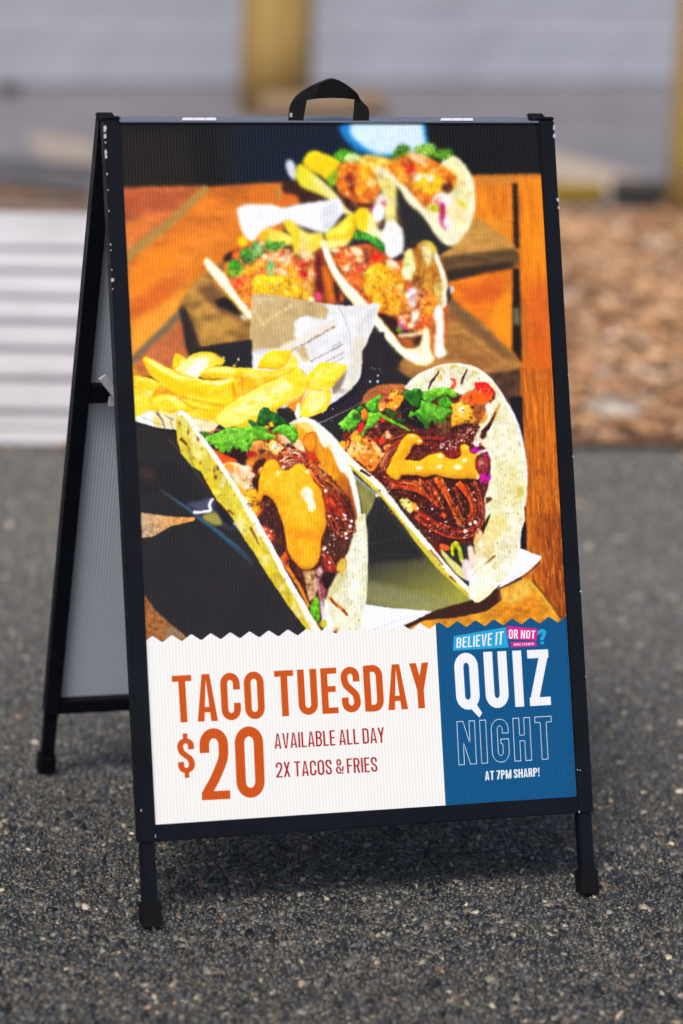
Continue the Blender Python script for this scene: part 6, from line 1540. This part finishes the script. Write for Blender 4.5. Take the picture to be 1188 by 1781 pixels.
# folding stay by the left side: plate with bolt on the cross rail, link up to the rail
def stay():
    # back leaf's local x runs the other way, so the camera's left is +x there
    bm = bmesh.new(); box(bm, .249, .2725, .0222, .0252, .641, .6575)
    pl = part('stay_plate', bm, M_STEEL, MB, bevel=.001)
    bm = bmesh.new(); lathe(bm, [(.004, 0), (.004, .003), (.0025, .0042)], 10)
    bmesh.ops.transform(bm, matrix=Matrix.Translation((.2565, .0252, .6485)) @ Matrix.Rotation(-math.pi / 2, 4, 'X'), verts=bm.verts[:])
    part('bolt', bm, M_STEEL, MB, pl)
    bm = bmesh.new()
    v = box(bm, -.004, .040, 0, .0025, -.006, .006, Matrix.Translation((.262, .0265, .660)) @ Matrix.Rotation(-.91, 4, 'Y'))
    part('stay_arm', bm, M_STEEL, MB, bevel=.0008)
stay()
# hinges on the crest
for x in (-.190, .179):
    bm = bmesh.new()
    for k in range(3):
        box(bm, x - .0235 + k * .0158, x - .0235 + k * .0158 + .0150, -.001, .0052, LT - .0012, LT + .0028)
    part('hinge', bm, M_WHITE, MF, bevel=.0004)
# carrying handle: a loop of webbing that stands up from the crest
def handle():
    zt = LT * math.cos(TH_) - .003
    q = [(-.0565, -.006), (-.0558, .018), (-.047, .034), (-.030, .046), (-.011, .0545), (.003, .0585), (.017, .0535), (.035, .041), (.046, .028), (.0568, .016), (.0572, -.006)]
    inn = [(-.0375, -.006), (-.0325, .0285), (.0372, .0300), (.0358, -.006)]
    q = [tuple(v_) for v_ in spline(np.array(q), False, 3)]
    out = q; n = len(out)
    # matching points along the inner edge
    ip = [(-.0375, -.006), (-.0362, .006), (-.0345, .018), (-.0328, .0290), (-.018, .0312), (.002, .0320), (.018, .0318), (.0372, .0300), (.0369, .020), (.0363, .008), (.0358, -.006)]
    ip = [(float(np.interp(k_, np.arange(0, 3 * len(ip), 3)[:len(ip)], [a_[0] for a_ in ip])), float(np.interp(k_, np.arange(0, 3 * len(ip), 3)[:len(ip)], [a_[1] for a_ in ip]))) for k_ in range(n)]
    bm = bmesh.new()
    for y, fl in ((-.0035, 1), (.0035, 0)):
        a = [bm.verts.new((x, y - (.006 if 10 < i < 23 else 0) * fl, z)) for i, (x, z) in enumerate(out)]
        b_ = [bm.verts.new((x, y, z)) for x, z in ip]
        if fl: A, B = a, b_
        else: A2, B2 = a, b_
    for i in range(n - 1):
        bm.faces.new((A[i], A[i + 1], B[i + 1], B[i])); bm.faces.new((A2[i + 1], A2[i], B2[i], B2[i + 1]))
        bm.faces.new((A[i + 1], A[i], A2[i], A2[i + 1])); bm.faces.new((B[i], B[i + 1], B2[i + 1], B2[i]))
    bm.faces.new((A[0], B[0], B2[0], A2[0])); bm.faces.new((A[-1], A2[-1], B2[-1], B[-1]))
    bmesh.ops.recalc_face_normals(bm, faces=bm.faces[:])
    o = part('handle', bm, M_STRAP, Matrix.Translation((-.004, -.012, zt)), bevel=.0006)
    bm = bmesh.new(); box(bm, -.0568, -.0532, -.0045, -.0030, .006, .0115); part('pale_fold', bm, M_CHIPPED, Matrix.Identity(4), o)  # small pale block on the left edge of the handle
handle()
# paint knocked off the rails, showing pale primer
def chips():
    spots = [(-OW, 1.066, .0042, .011), (-OW, 1.056, .003, .008), (-OW, 1.047, .0022, .004), (-OW, 1.034, .003, .009), (-OW, 1.028, .0028, .006), (-OW, 1.005, .002, .004),
             (-OW, .983, .002, .003), (-OW, .955, .002, .003), (-OW, .91, .0022, .004), (-OW, .902, .0022, .003), (-OW, .876, .002, .003), (-OW, .862, .0045, .006), (-OW, .85, .0018, .0025),
             (OW, 1.068, .003, .008), (OW, 1.056, .004, .008), (OW, .966, .004, .007), (OW, .955, .003, .004), (OW, .72, .002, .003), (OW, .606, .002, .003), (OW, .418, .003, .003), (OW, .30, .0018, .003),
             (-OW + .004, .155, .002, .004), (HW + .002, .172, .002, .002), (HW + .006, .171, .0022, .0022), (HW + .001, .114, .0016, .004), (-HW - .001, .120, .001, .006)]
    for x, z, w, h in spots:
        bm = bmesh.new(); k = 7; ys = -.0007
        s = 1 if x > 0 else -1
        cx = x - s * w * .35 if abs(abs(x) - OW) < 1e-6 else x
        vs = []
        for i in range(k):
            a = i * 2 * math.pi / k; r = rnd.uniform(.55, 1.1)
            vs.append((cx + math.cos(a) * w * .5 * r, z + math.sin(a) * h * .5 * r))
        f = [bm.verts.new((px, ys, pz)) for px, pz in vs]; g_ = [bm.verts.new((px, .0003, pz)) for px, pz in vs]
        bm.faces.new(f)
        for i in range(k): bm.faces.new((f[i], g_[i], g_[(i + 1) % k], f[(i + 1) % k]))
        if abs(abs(x) - OW) < 1e-6 and w > .0025:
            box(bm, *sorted((x + s * .0006, x - s * .0006)), -.0005, .0035 * rnd.uniform(.4, 1), z - h * .4, z + h * .35)
        bmesh.ops.recalc_face_normals(bm, faces=bm.faces[:])
        part('paint_chip', bm, M_CHIPPED, MF)
chips()
